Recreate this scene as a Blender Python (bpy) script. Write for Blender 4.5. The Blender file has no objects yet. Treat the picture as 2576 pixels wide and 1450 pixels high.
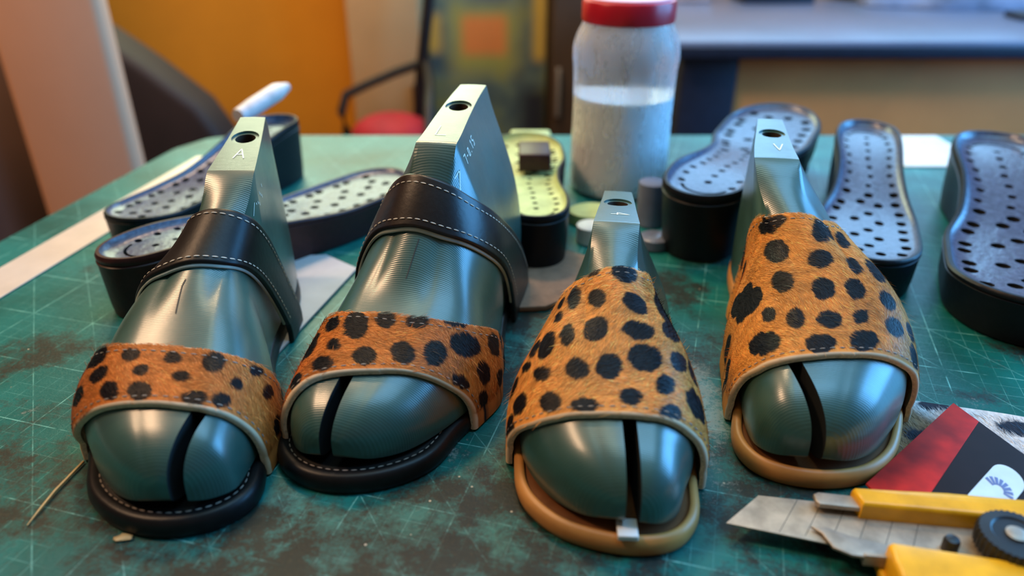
import bpy, bmesh, math, random
import numpy as np
from mathutils import Vector, Matrix
random.seed(4); RNG = np.random.default_rng(7)
scene = bpy.context.scene
COL = scene.collection
# ------------------------------------------------------------------ camera
cd = bpy.data.cameras.new('camera'); cam = bpy.data.objects.new('camera', cd); COL.objects.link(cam)
cam.location = (0, 0, .265); cam.rotation_euler = (math.radians(90-28), 0, 0)
cd.sensor_width = 36; cd.lens = 1900/2576*36; cd.clip_start = .01; cd.clip_end = 50
cd.dof.use_dof = True; cd.dof.focus_distance = .425; cd.dof.aperture_fstop = 3.9
scene.camera = cam
# ------------------------------------------------------------------ view, world
scene.view_settings.view_transform = 'Standard'; scene.view_settings.look = 'None'
scene.view_settings.exposure = 0.0; scene.view_settings.gamma = 1; scene.view_settings.use_curve_mapping = False
w = bpy.data.worlds.new('world'); scene.world = w; w.use_nodes = True
w.node_tree.nodes['Background'].inputs[0].default_value = (1.0, .80, .58, 1)
w.node_tree.nodes['Background'].inputs[1].default_value = .10
# ------------------------------------------------------------------ added warm fill lights
def area(name, loc, look, sx, sy, col, power):
    l = bpy.data.lights.new(name, 'AREA'); l.shape = 'RECTANGLE'; l.size = sx; l.size_y = sy; l.color = col; l.energy = power
    o = bpy.data.objects.new(name, l); COL.objects.link(o); o.location = loc
    o.rotation_euler = (Vector(look)-Vector(loc)).to_track_quat('-Z', 'Y').to_euler(); return o
area('wall_fill_light', (-.30, 1.30, 1.60), (-.25, 2.02, -.35), .3, .3, (1, .70, .40), 20)  # unseen fill added to warm and brighten the back wall
area('pillar_fill_light', (-1.20, .50, 1.55), (-.72, 1.15, -.1), .35, .35, (1, .62, .36), 24)  # unseen warm fill added to light up the peach pillar

# ------------------------------------------------------------------ materials
def mat(name, col=(.5, .5, .5), rough=.5, metal=0., **kw):
    m = bpy.data.materials.new(name); m.use_nodes = True; b = m.node_tree.nodes['Principled BSDF']
    b.inputs['Base Color'].default_value = (*col, 1); b.inputs['Roughness'].default_value = rough; b.inputs['Metallic'].default_value = metal
    for k, v in kw.items(): b.inputs[k.replace('_', ' ')].default_value = v
    return m
def nd(m, t, **kw):
    n = m.node_tree.nodes.new(t)
    for k, v in kw.items():
        if k in n.inputs: n.inputs[k].default_value = v
        else: setattr(n, k, v)
    return n
def lk(m, a, b): m.node_tree.links.new(a, b)
def bsdf(m): return m.node_tree.nodes['Principled BSDF']
def coords(m, scale=(1, 1, 1), rot=(0, 0, 0)):
    tc = nd(m, 'ShaderNodeTexCoord'); mp = nd(m, 'ShaderNodeMapping'); mp.inputs['Scale'].default_value = scale; mp.inputs['Rotation'].default_value = rot
    lk(m, tc.outputs['Object'], mp.inputs['Vector']); return mp.outputs[0]
def ramp(m, fac, stops):
    r = nd(m, 'ShaderNodeValToRGB'); e = r.color_ramp.elements
    while len(e) < len(stops): e.new(.5)
    for q, (p, c) in zip(e, stops): q.position = p; q.color = (*c, 1)
    lk(m, fac, r.inputs[0]); return r.outputs[0]
def noise(m, vec, scale, detail=4, rough=.55):
    n = nd(m, 'ShaderNodeTexNoise', Scale=scale, Detail=detail, Roughness=rough); lk(m, vec, n.inputs['Vector']); return n.outputs['Fac']
def bump(m, h, strength, dist=.001, prev=None):
    b = nd(m, 'ShaderNodeBump', Strength=strength, Distance=dist); lk(m, h, b.inputs['Height'])
    if prev: lk(m, prev, b.inputs['Normal'])
    lk(m, b.outputs[0], bsdf(m).inputs['Normal']); return b.outputs[0]
def mixc(m, fac, a, b, mode='MIX'):
    x = nd(m, 'ShaderNodeMix', data_type='RGBA', blend_type=mode)
    for s, v in ((0, fac), (6, a), (7, b)):
        if hasattr(v, 'is_output'): lk(m, v, x.inputs[s])
        else: x.inputs[s].default_value = v if s == 0 else (*v, 1)
    return x.outputs[2]
def math_(m, op, a, b=0.):
    x = nd(m, 'ShaderNodeMath', operation=op)
    for i, v in enumerate((a, b)):
        if hasattr(v, 'is_output'): lk(m, v, x.inputs[i])
        else: x.inputs[i].default_value = v
    return x.outputs[0]
def simple(name, col, rough=.5, metal=0., var=.25, scale=60, bmp=.15, **kw):
    m = mat(name, col, rough, metal, **kw); v = coords(m); n = noise(m, v, scale)
    c = ramp(m, n, [(.3, tuple(x*(1-var) for x in col)), (.7, tuple(min(1, x*(1+var)) for x in col))]); lk(m, c, bsdf(m).inputs['Base Color'])
    if bmp: bump(m, n, bmp)
    return m

def paint_material(name, col):
    m = mat(name, col, .45, Coat_Weight=.85, Coat_Roughness=.25, Coat_IOR=1.6); b = bsdf(m); v = coords(m)
    n = noise(m, v, 22, 5); c = ramp(m, n, [(.3, tuple(x*.78 for x in col)), (.55, col), (.8, tuple(x*1.25 for x in col))])
    # tooling ridges left across the last
    wv = nd(m, 'ShaderNodeTexWave', Scale=330, Distortion=1.6, Detail=2); wv.bands_direction = 'Y'; wv.inputs['Detail Scale'].default_value = .4; lk(m, coords(m), wv.inputs['Vector'])
    sc = noise(m, coords(m, (900, 60, 60)), 1, 2); sc2 = ramp(m, sc, [(.74, (0, 0, 0)), (.80, (1, 1, 1))])
    c = mixc(m, math_(m, 'MULTIPLY', sc2, .25), c, (.30, .36, .30)); lk(m, c, b.inputs['Base Color'])
    p = bump(m, wv.outputs['Fac'], .16, .00035); n2 = noise(m, coords(m, (60, 500, 60)), 1, 4); p = bump(m, n2, .12, .0006, p)
    n3 = noise(m, v, 130, 6); bump(m, n3, .06, .0006, p)
    cb_ = nd(m, 'ShaderNodeBump', Strength=.10, Distance=.00035); lk(m, wv.outputs['Fac'], cb_.inputs['Height']); lk(m, cb_.outputs[0], b.inputs['Coat Normal'])
    r = ramp(m, noise(m, v, 45, 4), [(.3, (.36,)*3), (.75, (.52,)*3)]); lk(m, r, b.inputs['Roughness'])
    return m
M = {}
M['paint'] = paint_material('teal_paint', (.029, .086, .068))
M['bore'] = simple('bored_wood', (.05, .028, .015), .8)
M['slit'] = simple('slit_shade', (.004, .005, .005), .7)  # black colour stands for the shade inside the slit
M['mark'] = mat('scratched_mark', (.80, .85, .74), .4)
M['pencil'] = mat('pencil_mark', (.03, .035, .03), .6)
M['blackleather'] = simple('black_leather', (.006, .005, .005), .42, Specular_IOR_Level=.30, var=.2, scale=260, bmp=.12)
M['brownleather'] = simple('dark_brown_leather', (.016, .009, .0065), .36, Specular_IOR_Level=.45, var=.2, scale=300, bmp=.10)
M['thread'] = simple('cream_thread', (.62, .52, .40), .7, bmp=0)
M['dullthread'] = simple('grey_thread', (.26, .21, .17), .7, bmp=0)
M['tan'] = simple('tan_leather', (.50, .215, .052), .45, var=.18, scale=45, bmp=.15)
M['tandark'] = simple('tan_insole', (.15, .055, .018), .8, Specular_IOR_Level=.15, var=.3, scale=45, bmp=.15)
M['suede'] = simple('beige_suede', (.74, .56, .38), .85, var=.3, scale=500, bmp=.4)
M['lining'] = simple('pale_lining', (.36, .40, .34), .7)
def hair_material(name, rough=.42):
    m = mat(name, (.5, .3, .1), rough); b = bsdf(m); a = nd(m, 'ShaderNodeVertexColor', layer_name='coat'); lk(m, a.outputs[0], b.inputs['Base Color'])
    b.inputs['Specular IOR Level'].default_value = .22
    return m
M['fur'] = hair_material('fur_strands'); M['hide'] = hair_material('hide_surface', .7)
M['rubber'] = simple('black_rubber', (.0045, .0048, .007), .45, Specular_IOR_Level=.25, var=.2, scale=200, bmp=.25)
M['rubbertop'] = simple('footbed_foam', (.062, .078, .130), .27, var=.30, scale=240, bmp=.3)
M['maroon'] = simple('maroon_rubber', (.040, .010, .009), .42, Specular_IOR_Level=.3, var=.2, scale=200, bmp=.2)
M['hole'] = mat('hole_black', (.002, .002, .003), .8)
M['yellow'] = simple('yellow_plastic', (.83, .40, .012), .3, var=.16, scale=70, bmp=.12)
M['steel'] = simple('brushed_steel', (.40, .33, .26), .48, .6, var=.25, scale=120, bmp=.1)
M['bladesteel'] = simple('blade_steel', (.42, .355, .275), .5, .45, var=.3, scale=90, bmp=.08)
M['knob'] = simple('knob_plastic', (.018, .020, .024), .38, var=.2)
M['red'] = simple('red_card', (.42, .012, .005), .7, var=.45, scale=45, bmp=.1, Specular_IOR_Level=.25)
M['blackcard'] = simple('black_card', (.010, .005, .006), .75, var=.2, bmp=.08, Specular_IOR_Level=.25)
M['label'] = simple('pale_label', (.55, .66, .72), .5, var=.1, bmp=0)
M['bluemark'] = mat('blue_print', (.12, .17, .36), .5)
M['board'] = simple('grey_board', (.46, .45, .46), .7, var=.08, scale=40, bmp=.1)
M['cork'] = simple('brown_cork', (.27, .145, .085), .7, var=.2, scale=120, bmp=.3)
M['ruler'] = simple('brushed_ruler', (.72, .62, .55), .38, .35, var=.06, scale=40, bmp=.05)
M['lime'] = simple('lime_foam_sheen', (.45, .52, .20), .55, var=.2, scale=60)  # foam colour, also painted on one sole top as window reflection
M['white'] = simple('white_plastic', (.75, .74, .70), .5, var=.06, bmp=0)
M['grey'] = simple('blue_grey_cloth', (.16, .19, .27), .8, var=.4, scale=14)
M['wood'] = simple('table_wood', (.35, .28, .22), .6, var=.15, scale=14)
M['mustard'] = simple('mustard_plaster', (.56, .215, .004), .85, var=.08, scale=5, bmp=.1)
M['peach'] = simple('peach_paint', (.80, .40, .23), .7, var=.05, scale=5, bmp=.05)
M['brownwall'] = simple('brown_paint', (.11, .04, .022), .8, var=.15, scale=4)
M['darkbrown'] = simple('dark_brown_upholstery', (.014, .006, .005), .7, var=.3, scale=8)
M['floor'] = simple('floor_boards', (.10, .055, .03), .6, var=.3, scale=6)
M['ceil'] = simple('ceiling_paint', (.6, .5, .38), .9, var=.05, scale=4)
M['tancup'] = simple('tan_laminate', (.50, .29, .12), .6, var=.08, scale=6)
M['brownpanel'] = simple('brown_wood_panel', (.72, .27, .07), .6, var=.15, scale=4, bmp=.05)
M['benchtop'] = simple('blue_grey_bench_top', (.13, .15, .22), .32, var=.15, scale=5)
M['navy'] = simple('navy_metal', (.008, .012, .028), .5, var=.2)
M['framewood'] = simple('dark_frame_wood', (.055, .028, .012), .6, var=.2, scale=8)
M['blackmetal'] = simple('black_metal', (.012, .008, .007), .5)
M['redcushion'] = simple('red_cushion', (.42, .008, .02), .7, var=.15, scale=20)
M['amber'] = simple('amber_glow', (.75, .30, .02), .3)
M['pink'] = simple('pink_box', (.55, .36, .32), .7)
M['cream'] = simple('cream_bowl', (.6, .5, .25), .5)
M['redcap'] = simple('red_plastic', (.50, .004, .018), .38, var=.06, bmp=0)
M['pinkcap'] = simple('pink_liner', (.80, .42, .50), .5, var=.05, bmp=0)
M['gold'] = simple('straw', (.50, .33, .14), .45)
def glass_mat():
    m = mat('clear_bottle_plastic', (.93, .95, .97), .12, IOR=1.2, Transmission_Weight=.72)
    n = noise(m, coords(m, (1, 1, .35)), 70, 5); r = ramp(m, n, [(.35, (.06,)*3), (.62, (.45,)*3)]); lk(m, r, bsdf(m).inputs['Roughness']); bump(m, n, .5, .002); return m
M['bottle'] = glass_mat()
M['milky'] = simple('milky_liquid', (.80, .84, .84), .35, var=.08, scale=40)
def mat_material():
    m = mat('cutting_mat_green', (.03, .26, .22), .4, Specular_IOR_Level=.36); b = bsdf(m)
    v = coords(m); vr = coords(m, rot=(0, 0, math.radians(16)))
    base = ramp(m, noise(m, v, 9, 5), [(.3, (.002, .070, .055)), (.6, (.009, .165, .150)), (.8, (.025, .26, .245))])
    sp = nd(m, 'ShaderNodeSeparateXYZ'); lk(m, vr, sp.inputs[0])
    def grid(step, wd, ax):
        f = math_(m, 'FRACT', math_(m, 'DIVIDE', math_(m, 'ADD', sp.outputs[ax], 5.), step)); d = math_(m, 'ABSOLUTE', math_(m, 'SUBTRACT', f, .5))
        return math_(m, 'GREATER_THAN', d, .5-wd/step/2)
    g1 = math_(m, 'MAXIMUM', grid(.01, .00028, 0), grid(.01, .00028, 1)); g5 = math_(m, 'MAXIMUM', grid(.05, .0007, 0), grid(.05, .0007, 1))
    g = math_(m, 'MAXIMUM', math_(m, 'MULTIPLY', g1, .55), g5)
    # one diagonal family of guide lines
    df = math_(m, 'FRACT', math_(m, 'DIVIDE', math_(m, 'ADD', math_(m, 'ADD', sp.outputs[0], sp.outputs[1]), 5.), .05)); dl = math_(m, 'GREATER_THAN', math_(m, 'ABSOLUTE', math_(m, 'SUBTRACT', df, .5)), .491)
    g = math_(m, 'MAXIMUM', g, math_(m, 'MULTIPLY', dl, .7))
    wear = ramp(m, noise(m, v, 38, 6, .7), [(.40, (0, 0, 0)), (.58, (1, 1, 1))]); g = math_(m, 'MULTIPLY', g, wear)
    col = mixc(m, math_(m, 'MULTIPLY', g, .62), base, (.25, .62, .55))
    a = nd(m, 'ShaderNodeVertexColor', layer_name='wear'); sa = nd(m, 'ShaderNodeSeparateColor'); lk(m, a.outputs[0], sa.inputs[0])  # red holds grime, green holds scuffs and painted glare
    n1 = noise(m, v, 55, 8, .75); n2 = noise(m, v, 420, 5, .7)
    nb = noise(m, v, 17, 4, .6); gr = math_(m, 'ADD', math_(m, 'MULTIPLY', math_(m, 'MINIMUM', sa.outputs[0], .68), 1.12), math_(m, 'SUBTRACT', math_(m, 'ADD', math_(m, 'ADD', math_(m, 'MULTIPLY', n1, 1.7), math_(m, 'MULTIPLY', n2, .7)), math_(m, 'MULTIPLY', nb, 1.7)), 2.15))
    grm = ramp(m, gr, [(.30, (0, 0, 0)), (.72, (1, 1, 1))])
    dirt = ramp(m, n2, [(.40, (.003, .0022, .0012)), (.58, (.013, .0075, .0025)), (.70, (.050, .028, .010)), (.80, (.20, .12, .055))])
    col = mixc(m, math_(m, 'MULTIPLY', grm, .93), col, dirt)
    # thin pale scratches and glue specks
    s1 = noise(m, coords(m, (8, 420, 1), (0, 0, .5)), 1, 3); s2 = noise(m, coords(m, (420, 9, 1), (0, 0, -.35)), 1, 3); sc = math_(m, 'MAXIMUM', s1, s2)
    scr = ramp(m, sc, [(.76, (0, 0, 0)), (.80, (1, 1, 1))]); scr = math_(m, 'MULTIPLY', scr, math_(m, 'ADD', sa.outputs[1], .18))
    col = mixc(m, math_(m, 'MULTIPLY', scr, .8), col, (.42, .52, .46))
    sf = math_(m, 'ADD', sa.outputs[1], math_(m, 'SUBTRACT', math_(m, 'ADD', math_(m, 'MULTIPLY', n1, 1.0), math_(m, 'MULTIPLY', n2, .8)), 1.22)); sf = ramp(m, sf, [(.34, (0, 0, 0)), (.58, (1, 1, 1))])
    col = mixc(m, math_(m, 'MULTIPLY', sf, .6), col, (.36, .44, .40))  # whitens the scuffs and the painted glare patches
    vo = nd(m, 'ShaderNodeTexVoronoi', Scale=150); lk(m, v, vo.inputs['Vector']); cr = ramp(m, vo.outputs['Distance'], [(.075, (1, 1, 1)), (.11, (0, 0, 0))])
    sel = math_(m, 'GREATER_THAN', nd_sep(m, vo.outputs['Color']), .93); crm = math_(m, 'MULTIPLY', math_(m, 'MULTIPLY', cr, sel), math_(m, 'ADD', sa.outputs[0], .1))
    col = mixc(m, crm, col, (.5, .42, .30))
    lk(m, col, b.inputs['Base Color'])
    r = math_(m, 'ADD', math_(m, 'MULTIPLY', n2, .28), math_(m, 'ADD', .18, math_(m, 'MULTIPLY', grm, .18))); lk(m, r, b.inputs['Roughness'])
    p = bump(m, n2, .35, .0007); p = bump(m, n1, .35, .0012, p); bump(m, math_(m, 'MAXIMUM', g, scr), -.25, .0004, p)
    return m
def nd_sep(m, c):
    s = nd(m, 'ShaderNodeSeparateColor'); lk(m, c, s.inputs[0]); return s.outputs[0]
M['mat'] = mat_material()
def canvas_material():
    m = mat('painted_canvas', (.1, .12, .1), .8); v = coords(m); b = bsdf(m)
    base = ramp(m, noise(m, v, 9, 2), [(.32, (.050, .080, .090)), (.5, (.125, .160, .115)), (.66, (.21, .21, .06))])
    sp = nd(m, 'ShaderNodeSeparateXYZ'); lk(m, v, sp.inputs[0])
    def box(x0, x1, z0, z1, f=.02):
        def st(o, a, s):
            q = math_(m, 'MULTIPLY', math_(m, 'SUBTRACT', o, a), s/f); q = math_(m, 'ADD', q, .5); c = nd(m, 'ShaderNodeClamp'); lk(m, q, c.inputs[0]); return c.outputs[0]
        return math_(m, 'MULTIPLY', math_(m, 'MULTIPLY', st(sp.outputs[0], x0, 1), st(sp.outputs[0], x1, -1)), math_(m, 'MULTIPLY', st(sp.outputs[2], z0, 1), st(sp.outputs[2], z1, -1)))
    c = mixc(m, box(-.155, .015, -.165, .005, .06), base, (.32, .27, .05))
    c = mixc(m, box(-.125, -.015, -.115, -.02, .03), c, (.70, .19, .03))
    c = mixc(m, box(-.235, -.18, -.11, -.015, .03), c, (.60, .33, .05))
    c = mixc(m, box(.055, .085, -.13, .2, .03), c, (.62, .38, .05))
    c = mixc(m, box(.02, .1, -.40, -.20, .05), c, (.016, .016, .022))
    c = mixc(m, box(-.1, .0, .03, .2, .05), c, (.13, .12, .13))
    lk(m, c, b.inputs['Base Color']); return m
M['canvas'] = canvas_material()
def pane_material(name, col, strength):
    m = bpy.data.materials.new(name); m.use_nodes = True; nt = m.node_tree; nt.nodes.clear()
    e = nt.nodes.new('ShaderNodeEmission'); o = nt.nodes.new('ShaderNodeOutputMaterial'); e.inputs[0].default_value = (*col, 1); e.inputs[1].default_value = strength
    nt.links.new(e.outputs[0], o.inputs[0]); return m
M['pane_blue'] = pane_material('daylight_pane_blue', (.30, .62, 1.0), 5.5)
M['pane_pale'] = pane_material('daylight_pane_pale', (.86, 1.0, .66), 8.0)
M['pane_sky'] = pane_material('skylight_pane', (.26, .62, 1.0), 7.8)
M['pane_skypale'] = pane_material('skylight_pane_pale', (.74, 1.0, .82), 5.2)
M['pane_deep'] = pane_material('daylight_pane_deep', (.12, .46, 1.0), 15.0)

# ------------------------------------------------------------------ helpers
def link(o, parent=None):
    COL.objects.link(o)
    if parent is not None: o.parent = parent
    return o
def tag(o, label, cat, group=None, kind=None):
    if label: o['label'] = label
    if cat: o['category'] = cat
    if group: o['group'] = group
    if kind: o['kind'] = kind
    return o
def struct(o): o['kind'] = 'structure'; return o
def empty(name, loc=(0, 0, 0), rz=0.): 
    o = bpy.data.objects.new(name, None); COL.objects.link(o); o.location = loc; o.rotation_euler = (0, 0, rz); o.empty_display_size = .02; return o
def meshobj(name, verts, faces, mats, parent=None, smooth=True, mi=None, angle=None):
    me = bpy.data.meshes.new(name); me.from_pydata([tuple(map(float, v)) for v in verts], [], [tuple(map(int, f)) for f in faces]); 
    for m in (mats if isinstance(mats, (list, tuple)) else [mats]): me.materials.append(m)
    if mi is not None: me.polygons.foreach_set('material_index', np.asarray(mi, np.int32))
    if smooth: me.polygons.foreach_set('use_smooth', np.ones(len(me.polygons), bool))
    me.update()
    if angle and smooth: me.set_sharp_from_angle(angle=math.radians(angle))
    return link(bpy.data.objects.new(name, me), parent)
def frombm(name, bm, mats, parent=None, smooth=True, angle=35):
    bmesh.ops.recalc_face_normals(bm, faces=bm.faces)
    me = bpy.data.meshes.new(name); bm.to_mesh(me); bm.free()
    for m in (mats if isinstance(mats, (list, tuple)) else [mats]): me.materials.append(m)
    if smooth:
        me.polygons.foreach_set('use_smooth', np.ones(len(me.polygons), bool)); me.set_sharp_from_angle(angle=math.radians(angle))
    return link(bpy.data.objects.new(name, me), parent)
def grid_faces(nr, nc, off=0, closed=False):
    f = []
    for i in range(nr-1):
        for j in range(nc if closed else nc-1):
            a = off+i*nc+j; b = off+i*nc+(j+1) % nc; f.append((a, b, b+nc, a+nc))
    return f
def bm_box(bm, x0, x1, y0, y1, z0, z1, bev=0., seg=3, rot=None, mi=0):
    g = bmesh.ops.create_cube(bm, size=1)['verts']
    for v in g: v.co = Vector((x0+(v.co.x+.5)*(x1-x0), y0+(v.co.y+.5)*(y1-y0), z0+(v.co.z+.5)*(z1-z0)))
    fs = set(f for v in g for f in v.link_faces)
    for f in fs: f.material_index = mi
    if bev:
        es = list(set(e for v in g for e in v.link_edges)); r = bmesh.ops.bevel(bm, geom=es, offset=bev, segments=seg, profile=.5, affect='EDGES'); g = list(set(v for f in r['faces'] for v in f.verts) | set(v for v in g if v.is_valid))
    if rot is not None:
        for v in g: v.co = rot @ v.co
def box(name, x0, x1, y0, y1, z0, z1, m, parent=None, bev=.004):
    bm = bmesh.new(); bm_box(bm, x0, x1, y0, y1, z0, z1, bev); return frombm(name, bm, m, parent)
def prism(name, pts, z0, z1, m, parent=None, bev=0., seg=3):
    bm = bmesh.new(); a = [bm.verts.new((x, y, z0)) for x, y in pts]; f = bm.faces.new(a)
    r = bmesh.ops.extrude_face_region(bm, geom=[f]); vs = [v for v in r['geom'] if isinstance(v, bmesh.types.BMVert)]
    for v in vs: v.co.z = z1
    if bev: bmesh.ops.bevel(bm, geom=[e for e in bm.edges if abs(e.verts[0].co.z-e.verts[1].co.z) < 1e-6], offset=bev, segments=seg, affect='EDGES', profile=.5)
    return frombm(name, bm, m, parent)
def lathe(name, prof, m, parent=None, n=64, loc=(0, 0, 0), ripple=None):
    V = []; F = []
    for i, (r, z) in enumerate(prof):
        for j in range(n):
            t = j/n*2*math.pi; rr = r*(1+(ripple(i, t) if ripple else 0)); V.append((loc[0]+rr*math.cos(t), loc[1]+rr*math.sin(t), loc[2]+z))
    F = grid_faces(len(prof), n, 0, True)
    F.append(tuple(reversed(range(n)))); F.append(tuple(range((len(prof)-1)*n, len(prof)*n)))
    return meshobj(name, V, F, m, parent, True, angle=40)
def tube(name, pts, r, m, parent=None, n=10, taper=None):
    bm = bmesh.new(); P = [Vector(p) for p in pts]; rings = []
    for i, p in enumerate(P):
        d = (P[min(i+1, len(P)-1)]-P[max(i-1, 0)]).normalized(); u = d.cross(Vector((0, .03, 1))).normalized(); v = d.cross(u)
        q = r*(taper[i] if taper else 1); rings.append([bm.verts.new(p+u*q*math.cos(k/n*2*math.pi)+v*q*math.sin(k/n*2*math.pi)) for k in range(n)])
    for a, b in zip(rings, rings[1:]):
        for k in range(n): bm.faces.new((a[k], a[(k+1) % n], b[(k+1) % n], b[k]))
    bm.faces.new(rings[0]); bm.faces.new(rings[-1])
    return frombm(name, bm, m, parent)
def boolean(ob, cutters):
    """cut meshes away from ob and keep the evaluated result"""
    for c in cutters:
        md = ob.modifiers.new('cut', 'BOOLEAN'); md.operation = 'DIFFERENCE'; md.solver = 'EXACT'; md.object = c
    dg = bpy.context.evaluated_depsgraph_get(); dg.update(); me = bpy.data.meshes.new_from_object(ob.evaluated_get(dg)); old = ob.data
    ob.modifiers.clear(); ob.data = me; me.name = old.name; bpy.data.meshes.remove(old)
    for c in cutters: d = c.data; bpy.data.objects.remove(c); bpy.data.meshes.remove(d)
    return ob
def pchip(x, y, q):
    x=np.asarray(x,float); y=np.asarray(y,float); q=np.asarray(q,float)
    h=np.diff(x); d=np.diff(y)/h; m=np.zeros_like(y)
    for i in range(1,len(x)-1):
        if d[i-1]*d[i]>0:
            w1=2*h[i]+h[i-1]; w2=h[i]+2*h[i-1]; m[i]=(w1+w2)/(w1/d[i-1]+w2/d[i])
    m[0]=d[0]; m[-1]=d[-1]
    k=np.clip(np.searchsorted(x,q)-1,0,len(x)-2); t=(q-x[k])/h[k]
    return ((2*t**3-3*t**2+1)*y[k]+(t**3-2*t**2+t)*h[k]*m[k]+(-2*t**3+3*t**2)*y[k+1]+(t**3-t**2)*h[k]*m[k+1])
def s2a(s): return np.arccos(1-2*np.clip(s,0,1))/np.pi
class Last:
    # local frame: y from toe tip (0) to heel (L), +x is the big toe side, z up from the footbed
    def __init__(s,p):
        s.p=p; s.L=p['L']; W=p['W']; s.mir=p['mir']
        s.K=K=np.array([0,.02,.06,.12,.22,.3,.4,.5,.6,.7,.8,.9,.96,1.0]); s.KA=s2a(K)
        s.inn=np.array([.012,.031,.0400,.0440,.0450,.043,.037,.031,.0275,.029,.031,.028,.019,0])*W
        s.out=np.array([.012,-.008,-.022,-.034,-.044,-.046,-.043,-.038,-.034,-.032,-.031,-.027,-.018,0])*W
        s.inn[7:]*=p['HW']; s.out[7:]*=p['HW']
        for i in range(13): s.inn[i]*=p['i'][i]; s.out[i]*=p['o'][i]
        s.out[0]=s.inn[0]
        sf,sb,zf,zb=p['sf'],p['sb'],p['zf'],p['zb']; q=p.get('zs',1.)
        s.TS=np.array([0,.02,.06,.12,.2,.3,.3+(sf-.3)*.45,.3+(sf-.3)*.8,sf,sb,sb+(1-sb)*.35,sb+(1-sb)*.75,1.])
        m=.051*q
        s.TZ=np.array([.0125,.0225*q,.0292*q,.0342*q,.0405*q,m,m+(zf-m)*.36,m+(zf-m)*.755,zf,zb,zb*.90,zb*.62,.028])
    def prm(s,S):
        S=np.clip(S,0,1); A=s2a(S); p=s.p; W=p['W']
        wi=pchip(s.KA,s.inn,A); wo=pchip(s.KA,s.out,A)
        zt=pchip(s2a(s.TS),s.TZ,A)
        sf,sb=p['sf'],p['sb']
        # keep the crisp corner at the front of the plateau
        lin=np.clip((S-sf)/(sb-sf),0,1)
        zt=np.where((S>=sf)&(S<=sb),p['zf']+(p['zb']-p['zf'])*lin,zt)
        zb=pchip(s2a(np.array([0,.02,.06,.2,.9,.97,1])),np.array([.009,.0035,.002,.0005,0,.003,.026]),A)
        c=np.clip((S-.28)/(sf-.28),0,1); c=c*c*(3-2*c)
        cx=.5*(wi+wo); wf=.34*.5*(wi-wo)
        end=np.sqrt(np.clip((1-S)/(1-sb),0,1))
        wtc=p['wt']*(1+p.get('wtb',0.)*(lin-.5))*np.where(S>sb,end,1)
        wt=np.minimum(wf*(1-c)+wtc*c,.5*(wi-wo)*.9)
        xt=(cx+.004*np.clip(S/.1,0,1))*(1-c)+(cx*.4+p['xo']+p.get('xs',0.)*(lin-.5))*c
        return wi,wo,zt,zb,c,wt,xt
    def P(s,S,T,off=0.):
        """surface point; S 0..1 toe to heel, T -1..1 outer to inner side"""
        k=s.p; S,T=np.broadcast_arrays(np.asarray(S,float),np.asarray(T,float))
        wi,wo,zt,zb,c,wt,xt=s.prm(S)
        sg=np.sign(T)+(T==0); a=np.abs(T); e=np.where(sg>0,wi,wo)
        u=np.clip((a-.2)/.8,0,1); h=zt-zb
        x0=xt+sg*wt; we=e-x0
        x1=x0+we*(.50+(k['x1']-.50)*c**1.4); z1=zb+h*(.97+(k['z1']-.97)*c**2.2)
        x2=x0+we*(1.04*(1-c)+k['x2']*c); z2=zb+h*(k['zt']*(1-c)+k['z2']*c)
        x3=x0+we*(.93+.03*c); z3=zb
        b0,b1,b2,b3=(1-u)**3,3*u*(1-u)**2,3*u*u*(1-u),u**3
        zc=zt
        X=b0*x0+b1*x1+b2*x2+b3*x3; Z=b0*zc+b1*z1+b2*z2+b3*z3
        top=a<.2; r=a/.2
        X=np.where(top,xt+sg*wt*r,X)
        hump=.45*wt*c*(1-c)*4*.8+.16*wt*c*np.clip((k['sf']-.012-S)/.02,0,1)
        crown=(1-c)*.0012+c*.0003+hump
        Z=np.where(top,zt+crown*(1-r*r)-hump*.6,Z-hump*.6*(1-u)**2)
        Y=S*s.L
        return np.stack([X,Y,Z],-1)
    def W(s,p):
        """local -> world"""
        p=np.array(p,float); k=s.p
        x=p[...,0]+k.get('bend',0.)*(p[...,1]/s.L)**2; x=x*s.mir; y=p[...,1]; z=p[...,2]+k['z0']+ k.get('lift',0.)*(p[...,1]/s.L)**2
        r=k['rot']; return np.stack([k['x']+x*np.cos(r)-y*np.sin(r),k['y']+x*np.sin(r)+y*np.cos(r),z],-1)
    def N(s,S,T):
        e=1e-3; S=np.asarray(S,float);T=np.asarray(T,float)
        ds=s.P(np.minimum(S+e,1),T)-s.P(np.maximum(S-e,0),T); dt=s.P(S,np.minimum(T+e,1))-s.P(S,np.maximum(T-e,-1))
        n=np.cross(dt,ds); l=np.linalg.norm(n,axis=-1,keepdims=True); return n/np.maximum(l,1e-12)

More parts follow.
